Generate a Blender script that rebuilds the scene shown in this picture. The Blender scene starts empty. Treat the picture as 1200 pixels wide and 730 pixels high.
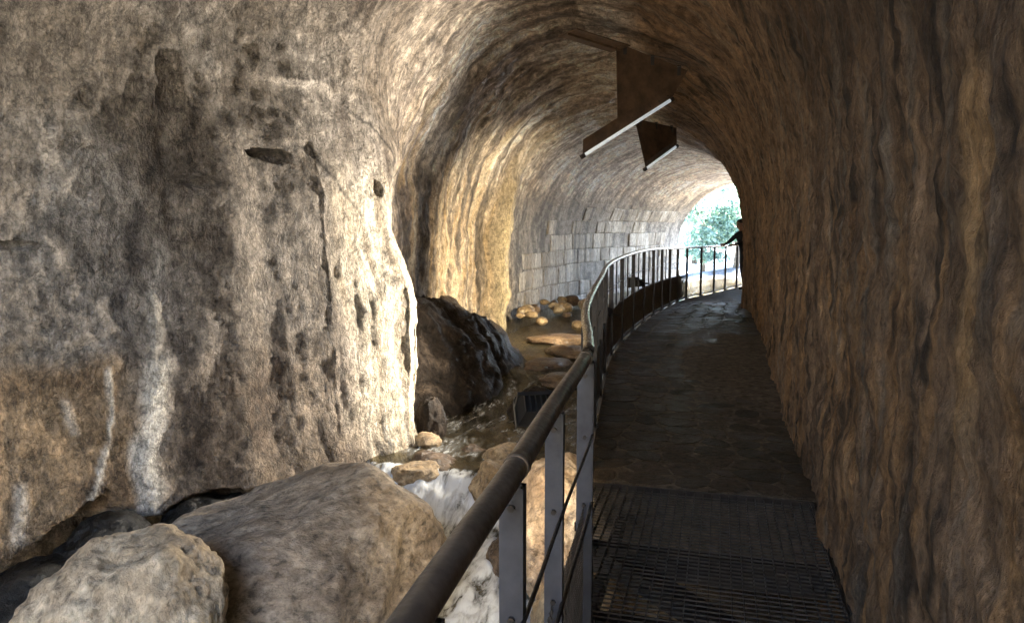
import bpy, bmesh, math, random
import numpy as np
from mathutils import Vector, Matrix

random.seed(7)
SC = bpy.context.scene
COL = SC.collection
R_ = math.radians

# ------------------------------------------------------------------ camera
cam_d = bpy.data.cameras.new('camera')
cam = bpy.data.objects.new('camera', cam_d)
COL.objects.link(cam)
cam.location = (0, 0, 1.6)
cam.rotation_euler = (R_(90 - 6.5), 0, 0)
cam_d.sensor_width = 36
cam_d.lens = 26.4
cam_d.clip_start = 0.02
cam_d.clip_end = 2000
SC.camera = cam

# ------------------------------------------------------------------ sky, sun, exposure
SUN_EL, SUN_AZ = 56, 18          # azimuth clockwise from +Y
world = bpy.data.worlds.new('World')
SC.world = world
world.use_nodes = True
wn = world.node_tree
wn.nodes.clear()
wo = wn.nodes.new('ShaderNodeOutputWorld')
wb = wn.nodes.new('ShaderNodeBackground')
ws = wn.nodes.new('ShaderNodeTexSky')
ws.sky_type = 'NISHITA'
ws.sun_disc = False
ws.sun_elevation = R_(SUN_EL)
ws.sun_rotation = R_(SUN_AZ)
wb.inputs['Strength'].default_value = 0.15
wn.links.new(ws.outputs[0], wb.inputs[0])
wn.links.new(wb.outputs[0], wo.inputs[0])
sun_d = bpy.data.lights.new('sun', 'SUN')
sun_d.energy = 5.0
sun_d.angle = R_(0.5)
sun_d.color = (1.0, 0.93, 0.82)
sun = bpy.data.objects.new('sun', sun_d)
COL.objects.link(sun)
sun.location = (0, 0, 30)
sd = Vector((math.sin(R_(SUN_AZ)) * math.cos(R_(SUN_EL)), math.cos(R_(SUN_AZ)) * math.cos(R_(SUN_EL)), math.sin(R_(SUN_EL))))
sun.rotation_euler = sd.to_track_quat('Z', 'Y').to_euler()
SC.view_settings.view_transform = 'Standard'
SC.view_settings.look = 'None'
SC.view_settings.exposure = 4.8
SC.view_settings.gamma = 1.0
SC.view_settings.use_curve_mapping = False
SC.cycles.use_denoising = True
SC.cycles.max_bounces = 10
SC.cycles.diffuse_bounces = 6
SC.cycles.glossy_bounces = 4
SC.cycles.transparent_max_bounces = 16
SC.cycles.caustics_reflective = False
SC.cycles.caustics_refractive = False
SC.cycles.sample_clamp_indirect = 4.0

#GEO-BEGIN  (numbers only: the plan of the tunnel)
# ------------------------------------------------------------------ noise
_rs = np.random.RandomState(11)
_P = np.concatenate([_rs.permutation(256)] * 3).astype(np.int64)
_G = _rs.normal(size=(256, 3))
_G /= np.linalg.norm(_G, axis=1)[:, None]


def perlin(x, y, z):
    x, y, z = np.broadcast_arrays(np.asarray(x, float), np.asarray(y, float), np.asarray(z, float))
    xi, yi, zi = np.floor(x), np.floor(y), np.floor(z)
    xf, yf, zf = x - xi, y - yi, z - zi
    X, Y, Z = xi.astype(np.int64) & 255, yi.astype(np.int64) & 255, zi.astype(np.int64) & 255
    u, v, w = [t * t * t * (t * (t * 6 - 15) + 10) for t in (xf, yf, zf)]
    out = np.zeros(x.shape)
    for i in (0, 1):
        for j in (0, 1):
            for k in (0, 1):
                g = _G[_P[_P[_P[X + i] + Y + j] + Z + k]]
                d = g[..., 0] * (xf - i) + g[..., 1] * (yf - j) + g[..., 2] * (zf - k)
                out += d * (u if i else 1 - u) * (v if j else 1 - v) * (w if k else 1 - w)
    return out * 1.5


def fbm(x, y, z, octv=4, gain=0.5, ridge=False):
    out, a = 0.0, 1.0
    for o in range(octv):
        n = perlin(x * 2 ** o + 17.3 * o, y * 2 ** o - 9.1 * o, z * 2 ** o + 5.7 * o)
        if ridge:
            n = 1 - 2 * np.abs(n)
        out = out + a * n
        a *= gain
    return out


def sstep(a, b, x):
    t = np.clip((np.asarray(x, float) - a) / (b - a), 0, 1)
    return t * t * (3 - 2 * t)


def smin(a, b, k):
    h = np.clip(0.5 + 0.5 * (b - a) / k, 0, 1)
    return b * (1 - h) + a * h - k * h * (1 - h)


# ------------------------------------------------------------------ plan: s runs along the foot of the right wall, n leftward from it
_S = np.arange(-30, 60, 0.05)
_TH = np.radians(15.4 + 2.6 * np.clip(_S - 14.0, 0, 12.5))
_i0 = int(np.argmin(np.abs(_S)))
_RX = np.concatenate([[0], np.cumsum(np.sin(_TH[:-1]) * 0.05)])
_RY = np.concatenate([[0], np.cumsum(np.cos(_TH[:-1]) * 0.05)])
_RX += 0.60 - _RX[_i0]
_RY += 0.0 - _RY[_i0]


def to_xy(s, n):
    s = np.asarray(s, float)
    th = np.interp(s, _S, _TH)
    x, y = np.interp(s, _S, _RX), np.interp(s, _S, _RY)
    return x - np.cos(th) * n, y + np.sin(th) * n


def to_sn(x, y):
    i = int(np.argmin((_RX - x) ** 2 + (_RY - y) ** 2))
    th = _TH[i]
    dx, dy = x - _RX[i], y - _RY[i]
    return float(_S[i] + dx * math.sin(th) + dy * math.cos(th)), float(-dx * math.cos(th) + dy * math.sin(th))


PORTAL = 24.6
MOUTH = -2.2


def wB(s):
    return np.interp(s, [-3, 4, 5.2, 6.2, 7.2, 8.0, 9, 10, 14, 27], [6.9, 6.5, 5.95, 5.2, 4.6, 4.65, 4.85, 5.0, 5.0, 5.0])


def zcr(s):
    return np.interp(s, [-3, 4, 8, 12, 15.5, 20, 27], [5.5, 5.2, 4.7, 4.25, 3.75, 3.5, 2.75])


def zsp(s):
    return np.interp(s, [-3, 10, 15, 27], [1.8, 1.7, 1.35, 0.75])


def butt(s, z):
    z = np.asarray(z, float)
    s = np.asarray(s, float)
    s0 = s
    s = np.where(s > 7.3, 7.3 + (s - 7.3) * (1 - 0.62 * sstep(1.5, 2.5, z)), s)
    b = np.interp(s, [2.2, 3.4, 4.5, 5.2, 5.9, 6.3, 6.5, 7.0, 7.3, 7.45, 7.6, 7.9, 8.6, 9.5],
                  [7.6, 6.9, 6.25, 5.60, 4.80, 4.38, 4.18, 3.88, 3.71, 3.70, 3.80, 4.25, 5.2, 6.4])
    b = b + 0.30 * sstep(0.7, 2.1, z) * sstep(6.4, 7.2, s0) + 0.07 * sstep(0.2, -0.6, z) * sstep(6.6, 7.3, s0)
    b = b + np.clip(z - 1.9, 0, 9) ** 1.5 * 0.32 - 0.10 * sstep(-0.4, -0.9, z) + 0.06 * sstep(0.4, 1.6, z)
    return b


def zw(s):   # water level
    return np.interp(s, [-8, 3.0, 4.9, 5.5, 6.15, 6.75, 8.8, 9.6, 10.6, 13, 16, 30],
                     [-1.75, -1.5, -1.30, -1.22, -1.12, -0.82, -0.80, -0.72, -0.56, -0.50, -0.44, -0.42])


RAIL = np.array([(-0.45, -0.62), (-0.13, 0.9), (0.0, 1.48), (0.12, 2.07), (0.285, 2.85), (0.34, 3.3), (0.46, 4.6), (0.80, 6.78),
                 (1.22, 9.0), (2.2, 12.1), (3.6, 15.9), (4.6, 17.6), (5.76, 19.5), (7.5, 22.0), (10.2, 25.0), (12.6, 27.5)])


def catmull(P, per):
    P = np.asarray(P, float)
    Q = np.vstack([2 * P[0] - P[1], P, 2 * P[-1] - P[-2]])
    out = []
    for i in range(1, len(Q) - 2):
        for k in range(per):
            t = k / per
            a, b, c, d = Q[i - 1], Q[i], Q[i + 1], Q[i + 2]
            out.append(0.5 * (2 * b + (c - a) * t + (2 * a - 5 * b + 4 * c - d) * t * t + (3 * b - a - 3 * c + d) * t ** 3))
    out.append(Q[-2])
    return np.array(out)


def zpath(y):
    return 0.12 * np.exp(-((np.asarray(y, float) - 11.5) / 4.0) ** 2)


_RC = catmull(RAIL, 24)
_RSN = np.array([to_sn(x, y) for x, y in _RC])


def nedge(s):  # path edge, just inside the railing line
    return np.interp(s, _RSN[:, 0], _RSN[:, 1]) - 0.03


def left_n(s, z, n):
    return smin(n, butt(s, z), 0.40 + 0.3 * sstep(1.5, 2.6, z))
#GEO-END

# ------------------------------------------------------------------ helpers


def link(o, parent=None):
    COL.objects.link(o)
    if parent is not None:
        o.parent = parent
    return o


def tag(o, label=None, cat=None, group=None, kind=None):
    for k, v in (('label', label), ('category', cat), ('group', group), ('kind', kind)):
        if v:
            o[k] = v
    return o


def thing(name, label, cat, loc=(0, 0, 0), rz=0.0, group=None):
    o = bpy.data.objects.new(name, None)
    o.empty_display_size = 0.1
    COL.objects.link(o)
    o.location = loc
    o.rotation_euler = (0, 0, rz)
    return tag(o, label, cat, group)


def mesh_from(name, verts, faces, mat, smooth=False):
    me = bpy.data.meshes.new(name)
    me.from_pydata([tuple(map(float, v)) for v in verts], [], faces)
    me.validate()
    if mat:
        me.materials.append(mat)
    if smooth:
        me.polygons.foreach_set('use_smooth', [True] * len(me.polygons))
    me.update()
    return me


def obj(name, me, parent=None):
    return link(bpy.data.objects.new(name, me), parent)


def grid_mesh(name, V, mat, uv=None, col=None, flip=False, mask=None):
    """V: (rows, cols, 3)"""
    r, c = V.shape[:2]
    idx = np.arange(r * c).reshape(r, c)
    q = np.stack([idx[:-1, :-1], idx[1:, :-1], idx[1:, 1:], idx[:-1, 1:]], -1).reshape(-1, 4)
    if flip:
        q = q[:, ::-1]
    me = bpy.data.meshes.new(name)
    me.vertices.add(r * c)
    me.vertices.foreach_set('co', V.reshape(-1).astype(np.float32))
    nf = len(q)
    me.loops.add(nf * 4)
    me.loops.foreach_set('vertex_index', q.reshape(-1).astype(np.int32))
    me.polygons.add(nf)
    me.polygons.foreach_set('loop_start', np.arange(0, nf * 4, 4, dtype=np.int32))
    me.polygons.foreach_set('use_smooth', np.ones(nf, dtype=bool))
    me.update(calc_edges=True)
    if uv is not None:
        l = me.uv_layers.new(name='UVMap')
        l.data.foreach_set('uv', uv.reshape(-1, 2)[q.reshape(-1)].reshape(-1).astype(np.float32))
    if col is not None:
        a = me.color_attributes.new('Col', 'FLOAT_COLOR', 'POINT')
        rgba = np.concatenate([col.reshape(-1, 3), np.ones((r * c, 1))], 1)
        a.data.foreach_set('color', rgba.reshape(-1).astype(np.float32))
    if mask is not None:
        a = me.attributes.new('crust', 'FLOAT', 'POINT')
        a.data.foreach_set('value', mask.reshape(-1).astype(np.float32))
    me.materials.append(mat)
    return me


def box_geo(cx, cy, cz, sx, sy, sz):
    x, y, z = sx / 2, sy / 2, sz / 2
    v = [(cx + a * x, cy + b * y, cz + c * z) for a in (-1, 1) for b in (-1, 1) for c in (-1, 1)]
    f = [(0, 1, 3, 2), (4, 6, 7, 5), (0, 4, 5, 1), (2, 3, 7, 6), (0, 2, 6, 4), (1, 5, 7, 3)]
    return v, f


class MB:
    """collects simple solids into one mesh"""

    def __init__(self):
        self.v, self.f = [], []

    def add(self, v, f):
        k = len(self.v)
        self.v += list(v)
        self.f += [tuple(i + k for i in q) for q in f]
        return self

    def box(self, *a):
        return self.add(*box_geo(*a))

    def bar(self, a, b, w, h, up=(0, 0, 1)):
        """rectangular bar from a to b, w across, h along up"""
        a, b, up = Vector(a), Vector(b), Vector(up)
        d = (b - a).normalized()
        if abs(d.dot(up)) > 0.99:
            up = Vector((0, 1, 0))
        r = d.cross(up).normalized()
        u = r.cross(d).normalized()
        v = []
        for p in (a, b):
            for i, j in ((-1, -1), (1, -1), (1, 1), (-1, 1)):
                v.append(p + r * (i * w / 2) + u * (j * h / 2))
        return self.add(v, [(0, 3, 2, 1), (4, 5, 6, 7), (0, 1, 5, 4), (1, 2, 6, 5), (2, 3, 7, 6), (3, 0, 4, 7)])

    def tube(self, pts, r, seg=8, caps=True):
        pts = [Vector(p) for p in pts]
        n = len(pts)
        v, f = [], []
        rad = r if hasattr(r, '__len__') else [r] * n
        up = Vector((0, 0, 1))
        for i, p in enumerate(pts):
            d = (pts[min(i + 1, n - 1)] - pts[max(i - 1, 0)]).normalized()
            u0 = up if abs(d.dot(up)) < 0.95 else Vector((0, 1, 0))
            a = d.cross(u0).normalized()
            b = a.cross(d).normalized()
            for k in range(seg):
                t = 2 * math.pi * k / seg
                v.append(p + a * (math.cos(t) * rad[i]) + b * (math.sin(t) * rad[i]))
        for i in range(n - 1):
            for k in range(seg):
                q = (k + 1) % seg
                f.append((i * seg + k, i * seg + q, (i + 1) * seg + q, (i + 1) * seg + k))
        if caps:
            f.append(tuple(range(seg - 1, -1, -1)))
            f.append(tuple((n - 1) * seg + k for k in range(seg)))
        return self.add(v, f)

    def mesh(self, name, mat, smooth=False):
        me = mesh_from(name, self.v, self.f, mat)
        if smooth:
            me.polygons.foreach_set('use_smooth', [len(p.vertices) <= 4 for p in me.polygons])
        return me

    def build(self, name, mat, parent=None, smooth=False):
        return obj(name, self.mesh(name, mat, smooth), parent)


# ------------------------------------------------------------------ materials
def new_mat(name):
    m = bpy.data.materials.new(name)
    m.use_nodes = True
    nt = m.node_tree
    nt.nodes.clear()
    out = nt.nodes.new('ShaderNodeOutputMaterial')
    b = nt.nodes.new('ShaderNodeBsdfPrincipled')
    nt.links.new(b.outputs[0], out.inputs[0])
    return m, nt, b, out


def noise(nt, vec, scale, detail=4, rough=0.55, dist=0.0):
    n = nt.nodes.new('ShaderNodeTexNoise')
    n.inputs['Scale'].default_value = scale
    n.inputs['Detail'].default_value = detail
    n.inputs['Roughness'].default_value = rough
    n.inputs['Distortion'].default_value = dist
    if vec is not None:
        nt.links.new(vec, n.inputs['Vector'])
    return n.outputs['Fac']


def mapping(nt, vec, scale, loc=(0, 0, 0)):
    m = nt.nodes.new('ShaderNodeMapping')
    m.inputs['Scale'].default_value = scale
    m.inputs['Location'].default_value = loc
    nt.links.new(vec, m.inputs['Vector'])
    return m.outputs[0]


def ramp(nt, fac, stops):
    r = nt.nodes.new('ShaderNodeValToRGB')
    e = r.color_ramp.elements
    while len(e) > 1:
        e.remove(e[-1])
    e[0].position, e[0].color = stops[0][0], (*stops[0][1], 1) if len(stops[0][1]) == 3 else stops[0][1]
    for p, c in stops[1:]:
        k = e.new(p)
        k.color = (*c, 1)
    nt.links.new(fac, r.inputs[0])
    return r.outputs[0]


def g(v):
    return (v, v, v)


def mixc(nt, fac, a, b, mode='MIX'):
    m = nt.nodes.new('ShaderNodeMix')
    m.data_type = 'RGBA'
    m.blend_type = mode
    for sock, val in ((m.inputs[0], fac), (m.inputs[6], a), (m.inputs[7], b)):
        if isinstance(val, (int, float)):
            sock.default_value = val
        elif isinstance(val, tuple):
            sock.default_value = (*val, 1)
        else:
            nt.links.new(val, sock)
    return m.outputs[2]


def math_(nt, op, a, b=0.5):
    m = nt.nodes.new('ShaderNodeMath')
    m.operation = op
    for s, v in ((m.inputs[0], a), (m.inputs[1], b)):
        if isinstance(v, (int, float)):
            s.default_value = v
        else:
            nt.links.new(v, s)
    return m.outputs[0]


def bump(nt, b, h, strength, dist=0.02):
    n = nt.nodes.new('ShaderNodeBump')
    n.inputs['Strength'].default_value = strength
    n.inputs['Distance'].default_value = dist
    nt.links.new(h, n.inputs['Height'])
    nt.links.new(n.outputs[0], b.inputs['Normal'])


def coords(nt, which='Object'):
    return nt.nodes.new('ShaderNodeTexCoord').outputs[which]


def tunnel_material():
    m, nt, b, _ = new_mat('tunnel_rock')
    a = nt.nodes.new('ShaderNodeAttribute')
    a.attribute_name = 'Col'
    ob = coords(nt)
    uv = coords(nt, 'UV')
    n1 = noise(nt, ob, 9, 8, 0.66, 0.2)
    n2 = noise(nt, ob, 42, 6, 0.7)
    st = noise(nt, mapping(nt, uv, (24, 4.0, 1)), 1.0, 7, 0.7, 0.0)
    def wrinkle(v, sc):
        return math_(nt, 'POWER', math_(nt, 'MULTIPLY', math_(nt, 'ABSOLUTE', math_(nt, 'SUBTRACT', noise(nt, v, sc, 5, 0.62, 0.35), 0.5), 0.0), 4.0), 0.6)
    wr = wrinkle(mapping(nt, ob, (1, 1, 0.6)), 11)
    wr2 = wrinkle(mapping(nt, ob, (1, 1, 0.7), (3, 1, 7)), 26)
    cr = nt.nodes.new('ShaderNodeAttribute')
    cr.attribute_name = 'crust'
    crf = cr.outputs['Fac']
    wob = nt.nodes.new('ShaderNodeTexNoise')
    wob.inputs['Scale'].default_value = 5.0
    wob.inputs['Detail'].default_value = 4
    nt.links.new(ob, wob.inputs['Vector'])
    uvw = mixc(nt, 0.06, uv, wob.outputs['Color'], 'ADD')
    st2 = noise(nt, mapping(nt, uvw, (24, 1.7, 1), (3, 5, 0)), 1.0, 8, 0.74, 0.0)
    f0 = math_(nt, 'ADD', math_(nt, 'MULTIPLY', n1, 0.45), math_(nt, 'ADD', math_(nt, 'MULTIPLY', n2, 0.2), math_(nt, 'MULTIPLY', st, 0.30)))
    f1 = math_(nt, 'ADD', math_(nt, 'MULTIPLY', n1, 0.42), math_(nt, 'ADD', math_(nt, 'MULTIPLY', n2, 0.26), math_(nt, 'MULTIPLY', st2, 0.28)))
    f = mixc(nt, crf, f0, f1)
    c = mixc(nt, 1.0, a.outputs['Color'], ramp(nt, f, [(0.38, g(0.36)), (0.47, g(0.85)), (0.54, g(1.08)), (0.63, g(1.5))]), 'MULTIPLY')
    crease_shade = mixc(nt, 1.0, ramp(nt, wr, [(0.0, g(0.50)), (0.3, g(0.92)), (0.55, g(1.03)), (1.0, g(1.2))]), ramp(nt, wr2, [(0.0, g(0.55)), (0.3, g(0.98)), (1.0, g(1.15))]), 'MULTIPLY')  # shade of the fine creases painted in along the bump's valleys
    crease_shade = mixc(nt, math_(nt, 'MULTIPLY', crf, 0.45), crease_shade, g(1.0))
    c = mixc(nt, 1.0, c, crease_shade, 'MULTIPLY')
    nt.links.new(c, b.inputs['Base Color'])
    nt.links.new(ramp(nt, st, [(0.35, g(0.55)), (0.6, g(0.9))]), b.inputs['Roughness'])
    b.inputs['Specular IOR Level'].default_value = 0.3
    wh_ = math_(nt, 'MULTIPLY', math_(nt, 'ADD', math_(nt, 'MULTIPLY', wr, 0.36), math_(nt, 'MULTIPLY', wr2, 0.2)), math_(nt, 'SUBTRACT', 1.0, math_(nt, 'MULTIPLY', crf, 0.7)))
    h = math_(nt, 'ADD', math_(nt, 'MULTIPLY', f, 1.3), wh_)
    bump(nt, b, h, 1.0, 0.055)
    return m


def rock_material(name, c1, c2, c3, scale=3.0, rough=0.7, stretch=(1, 1, 1), bstr=0.7, fine=16):
    m, nt, b, _ = new_mat(name)
    ob = coords(nt)
    mp = mapping(nt, ob, stretch)
    big = noise(nt, mp, scale, 6, 0.6, 0.8)
    med = noise(nt, mp, fine, 8, 0.66, 0.3)
    c = ramp(nt, big, [(0.30, c1), (0.5, c2), (0.68, c3)])
    c = mixc(nt, 1.0, c, ramp(nt, med, [(0.36, g(0.40)), (0.46, g(0.9)), (0.54, g(1.05)), (0.66, g(1.5))]), 'MULTIPLY')
    if name == 'paving_stone_rock':
        oi = nt.nodes.new('ShaderNodeObjectInfo')
        c = mixc(nt, 1.0, c, ramp(nt, oi.outputs['Random'], [(0.0, (0.5, 0.48, 0.45)), (1.0, (1.35, 1.32, 1.3))]), 'MULTIPLY')
    if name == 'limestone_block':
        stn = noise(nt, mapping(nt, ob, (2.2, 2.2, 0.22)), 1.0, 6, 0.65, 0.3)
        c = mixc(nt, 1.0, c, ramp(nt, stn, [(0.36, (0.22, 0.19, 0.16)), (0.47, (0.75, 0.71, 0.64)), (0.56, g(1.0)), (0.66, g(1.3))]), 'MULTIPLY')
        oi = nt.nodes.new('ShaderNodeObjectInfo')
        c = mixc(nt, 1.0, c, ramp(nt, oi.outputs['Random'], [(0.0, (0.75, 0.70, 0.62)), (0.3, (0.95, 0.92, 0.86)), (1.0, (1.2, 1.19, 1.16))]), 'MULTIPLY')
    nt.links.new(c, b.inputs['Base Color'])
    nt.links.new(ramp(nt, big, [(0.35, g(rough - 0.15)), (0.65, g(min(1, rough + 0.15)))]), b.inputs['Roughness'])
    b.inputs['Specular IOR Level'].default_value = 0.2 if name in ('paving_stone_rock', 'path_mortar', 'dark_wet_rock') else 0.4
    w = math_(nt, 'POWER', math_(nt, 'MULTIPLY', math_(nt, 'ABSOLUTE', math_(nt, 'SUBTRACT', noise(nt, mapping(nt, mp, (1, 1, 1), (5, 2, 1)), fine * 0.8, 7, 0.68, 0.1), 0.5), 0.0), 4.0), 0.6)
    if name not in ('limestone_block', 'cliff_limestone', 'bark', 'hill_bounce_rock'):
        c = mixc(nt, 1.0, c, ramp(nt, w, [(0.0, g(0.6)), (0.3, g(0.97)), (1.0, g(1.1))]), 'MULTIPLY')  # crease shade put into the colour where the bump sinks
        nt.links.new(c, b.inputs['Base Color'])
    h = math_(nt, 'ADD', math_(nt, 'ADD', med, math_(nt, 'MULTIPLY', big, 0.6)), math_(nt, 'MULTIPLY', w, 0.3))
    bump(nt, b, h, bstr, 0.04)
    return m


def metal_material(name, c1, c2, rough=0.45, metallic=0.6, scale=12):
    m, nt, b, _ = new_mat(name)
    ob = coords(nt)
    n = noise(nt, ob, scale, 6, 0.6)
    n2 = noise(nt, ob, scale * 6, 4, 0.6)
    nt.links.new(ramp(nt, n, [(0.35, c1), (0.65, c2)]), b.inputs['Base Color'])
    nt.links.new(ramp(nt, n2, [(0.3, g(rough - 0.12)), (0.7, g(rough + 0.15))]), b.inputs['Roughness'])
    b.inputs['Metallic'].default_value = metallic
    bump(nt, b, n2, 0.15, 0.004)
    return m


def water_material():
    m, nt, b, out = new_mat('stream_water')
    a = nt.nodes.new('ShaderNodeAttribute')
    a.attribute_name = 'Col'
    sep = nt.nodes.new('ShaderNodeSeparateColor')
    nt.links.new(a.outputs['Color'], sep.inputs[0])
    uv = coords(nt, 'UV')
    n = noise(nt, mapping(nt, uv, (2.0, 6, 1)), 1.0, 6, 0.6, 1.2)
    n2 = noise(nt, mapping(nt, uv, (9, 19, 1)), 1.0, 5, 0.6, 0.8)
    k = math_(nt, 'ADD', math_(nt, 'MULTIPLY', n, 0.62), math_(nt, 'MULTIPLY', n2, 0.38))
    foam = math_(nt, 'ADD', sep.outputs[0], math_(nt, 'MULTIPLY', math_(nt, 'SUBTRACT', k, 0.5), math_(nt, 'ADD', 0.45, math_(nt, 'MULTIPLY', sep.outputs[0], 2.9))))
    fr = ramp(nt, foam, [(0.38, g(0)), (0.56, g(0.25)), (0.8, g(0.7)), (1.0, g(1.0))])
    nt.links.new(mixc(nt, fr, (0.055, 0.048, 0.032), (0.62, 0.64, 0.64)), b.inputs['Base Color'])
    nt.links.new(ramp(nt, fr, [(0, g(0.08)), (1, g(0.6))]), b.inputs['Roughness'])
    b.inputs['IOR'].default_value = 1.33
    bump(nt, b, k, 0.5, 0.05)
    tr = nt.nodes.new('ShaderNodeBsdfTransparent')
    tr.inputs[0].default_value = (0.8, 0.75, 0.6, 1)
    mx = nt.nodes.new('ShaderNodeMixShader')
    nt.links.new(ramp(nt, fr, [(0, g(0.5)), (0.5, g(1))]), mx.inputs[0])
    nt.links.new(tr.outputs[0], mx.inputs[1])
    nt.links.new(b.outputs[0], mx.inputs[2])
    nt.links.new(mx.outputs[0], out.inputs[0])
    return m


def leaf_material(name, c1, c2):
    m, nt, b, out = new_mat(name)
    oi = nt.nodes.new('ShaderNodeNewGeometry')
    nt.links.new(ramp(nt, oi.outputs['Random Per Island'], [(0, c1), (1, c2)]), b.inputs['Base Color'])
    b.inputs['Roughness'].default_value = 0.5
    t = nt.nodes.new('ShaderNodeBsdfTranslucent')
    t.inputs[0].default_value = (c2[0] * 1.3, c2[1] * 1.4, c2[2], 1)
    mx = nt.nodes.new('ShaderNodeMixShader')
    mx.inputs[0].default_value = 0.65
    nt.links.new(b.outputs[0], mx.inputs[1])
    nt.links.new(t.outputs[0], mx.inputs[2])
    nt.links.new(mx.outputs[0], out.inputs[0])
    return m


def plain_material(name, c, rough=0.6, metallic=0.0, emit=None):
    m, nt, b, _ = new_mat(name)
    n = noise(nt, coords(nt), 20, 4)
    nt.links.new(mixc(nt, n, tuple(x * 0.8 for x in c), tuple(min(1, x * 1.2) for x in c)), b.inputs['Base Color'])
    b.inputs['Roughness'].default_value = rough
    b.inputs['Metallic'].default_value = metallic
    if emit:
        b.inputs['Emission Color'].default_value = (*emit[0], 1)
        b.inputs['Emission Strength'].default_value = emit[1]
    return m


M_TUN = tunnel_material()
M_BED = rock_material('stream_bed_rock', (0.08, 0.057, 0.033), (0.19, 0.14, 0.085), (0.33, 0.26, 0.165), 1.6, 0.5)
M_WATER = water_material()
M_TAN = rock_material('tan_limestone', (0.30, 0.22, 0.135), (0.44, 0.35, 0.235), (0.56, 0.48, 0.35), 2.2, 0.8, (1, 1, 0.6))
M_GREY = rock_material('grey_limestone', (0.18, 0.137, 0.094), (0.29, 0.232, 0.168), (0.40, 0.335, 0.255), 2.4, 0.7, (0.8, 1.3, 1.1), 0.8, 14)
M_BROWN = rock_material('brown_wet_rock', (0.05, 0.032, 0.02), (0.115, 0.075, 0.045), (0.22, 0.155, 0.095), 3.0, 0.4)
M_GOLD = rock_material('ochre_rock', (0.18, 0.12, 0.065), (0.32, 0.23, 0.13), (0.46, 0.36, 0.23), 4.0, 0.6)
M_DARK = rock_material('dark_wet_rock', (0.008, 0.006, 0.004), (0.022, 0.0155, 0.0105), (0.075, 0.056, 0.04), 3.0, 0.62, (1, 1, 0.6), 1.0, 15)
M_BLACK = rock_material('wet_rock_gap_shade', (0.003, 0.003, 0.003), (0.006, 0.006, 0.005), (0.011, 0.01, 0.009), 4.0, 0.45)  # wet rock taken near black to stand in for the gap's shade
M_BANK = rock_material('pale_bank_rock', (0.26, 0.17, 0.10), (0.42, 0.32, 0.22), (0.60, 0.52, 0.42), 2.4, 0.75)
M_BLOCK = rock_material('limestone_block', (0.24, 0.205, 0.165), (0.38, 0.345, 0.30), (0.54, 0.515, 0.485), 2.0, 0.75, (2.6, 2.6, 1.0), 0.9, 9)
M_MORTAR = rock_material('dark_mortar', (0.05, 0.045, 0.04), (0.09, 0.08, 0.07), (0.13, 0.12, 0.1), 4.0, 0.9)
M_PAVE = rock_material('paving_stone_rock', (0.028, 0.020, 0.0135), (0.045, 0.032, 0.022), (0.068, 0.049, 0.034), 2.5, 0.6, (1, 1, 1), 0.6, 22)
M_JOINT = rock_material('path_mortar', (0.075, 0.059, 0.042), (0.11, 0.087, 0.063), (0.15, 0.12, 0.088), 5.0, 0.9)
M_CLIFF = rock_material('cliff_limestone', (0.28, 0.23, 0.165), (0.42, 0.355, 0.265), (0.52, 0.46, 0.37), 0.6, 0.85)
M_BOUNCE = rock_material('hill_bounce_rock', (0.38, 0.40, 0.41), (0.47, 0.50, 0.52), (0.54, 0.57, 0.59), 0.5, 0.9)  # pale rock, brightened to bounce daylight onto the far vault
M_RAIL = metal_material('worn_handrail_metal', (0.085, 0.066, 0.048), (0.16, 0.125, 0.09), 0.42, 0.4)
M_RAIL2 = metal_material('polished_handrail_metal', (0.10, 0.085, 0.07), (0.2, 0.18, 0.16), 0.24, 0.85)
M_POST = metal_material('galvanised_post', (0.032, 0.034, 0.043), (0.058, 0.062, 0.074), 0.55, 0.2, 8)
M_DKSTEEL = metal_material('dark_steel', (0.018, 0.016, 0.015), (0.04, 0.034, 0.03), 0.5, 0.5)
M_GRATE = metal_material('worn_grating_steel', (0.035, 0.03, 0.026), (0.075, 0.066, 0.058), 0.5, 0.3)
M_WIRE = metal_material('wire_mesh_metal', (0.06, 0.05, 0.04), (0.12, 0.1, 0.08), 0.5, 0.5)
M_RUST = metal_material('rusted_sheet', (0.06, 0.038, 0.024), (0.14, 0.085, 0.05), 0.6, 0.1, 5)
M_EDGE = plain_material('glowing_edge', (0.8, 0.82, 0.84), 0.4, 0.0, ((0.86, 0.95, 1.0), 0.015))  # sheet edge strips, given a glow of their own to read bright
M_LAMPBODY = plain_material('floodlight_black', (0.004, 0.004, 0.0045), 0.5)

# ------------------------------------------------------------------ tunnel: one rock surface in three sheets
rows = np.concatenate([np.arange(MOUTH, 0.6, 0.07), np.arange(0.6, 3.6, 0.03), np.arange(3.6, 8.6, 0.022),
                       np.arange(8.6, 16, 0.042), np.arange(16, PORTAL + 0.01, 0.09)])
NR, NA, NL = 90, 330, 190
nr_ = len(rows)
S2 = rows[:, None]
zs_, zc_, wb_ = zsp(S2), zcr(S2), wB(S2)
tR = np.linspace(0, 1, NR)[None, :]
zR = -0.9 + (zs_ + 0.9) * tR
nR = np.zeros_like(zR)
ph = np.linspace(0, math.pi, NA + 2)[1:-1][None, :]
nA = wb_ / 2 * (1 - np.cos(ph))
zA = zs_ + (zc_ - zs_) * np.sin(ph)
tL = np.linspace(0, 1, NL)[None, :] 
zL = zs_ - (zs_ + 2.0) * tL
nL = wb_ + 0 * tL + 0.0 * zL
N_ = np.concatenate([nR, nA, nL], 1)
Z_ = np.concatenate([zR, zA, zL], 1)
SS = np.broadcast_to(S2, N_.shape).copy()
leftside = np.concatenate([np.zeros(NR + NA // 2), np.ones(NA - NA // 2 + NL)])[None, :]
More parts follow.
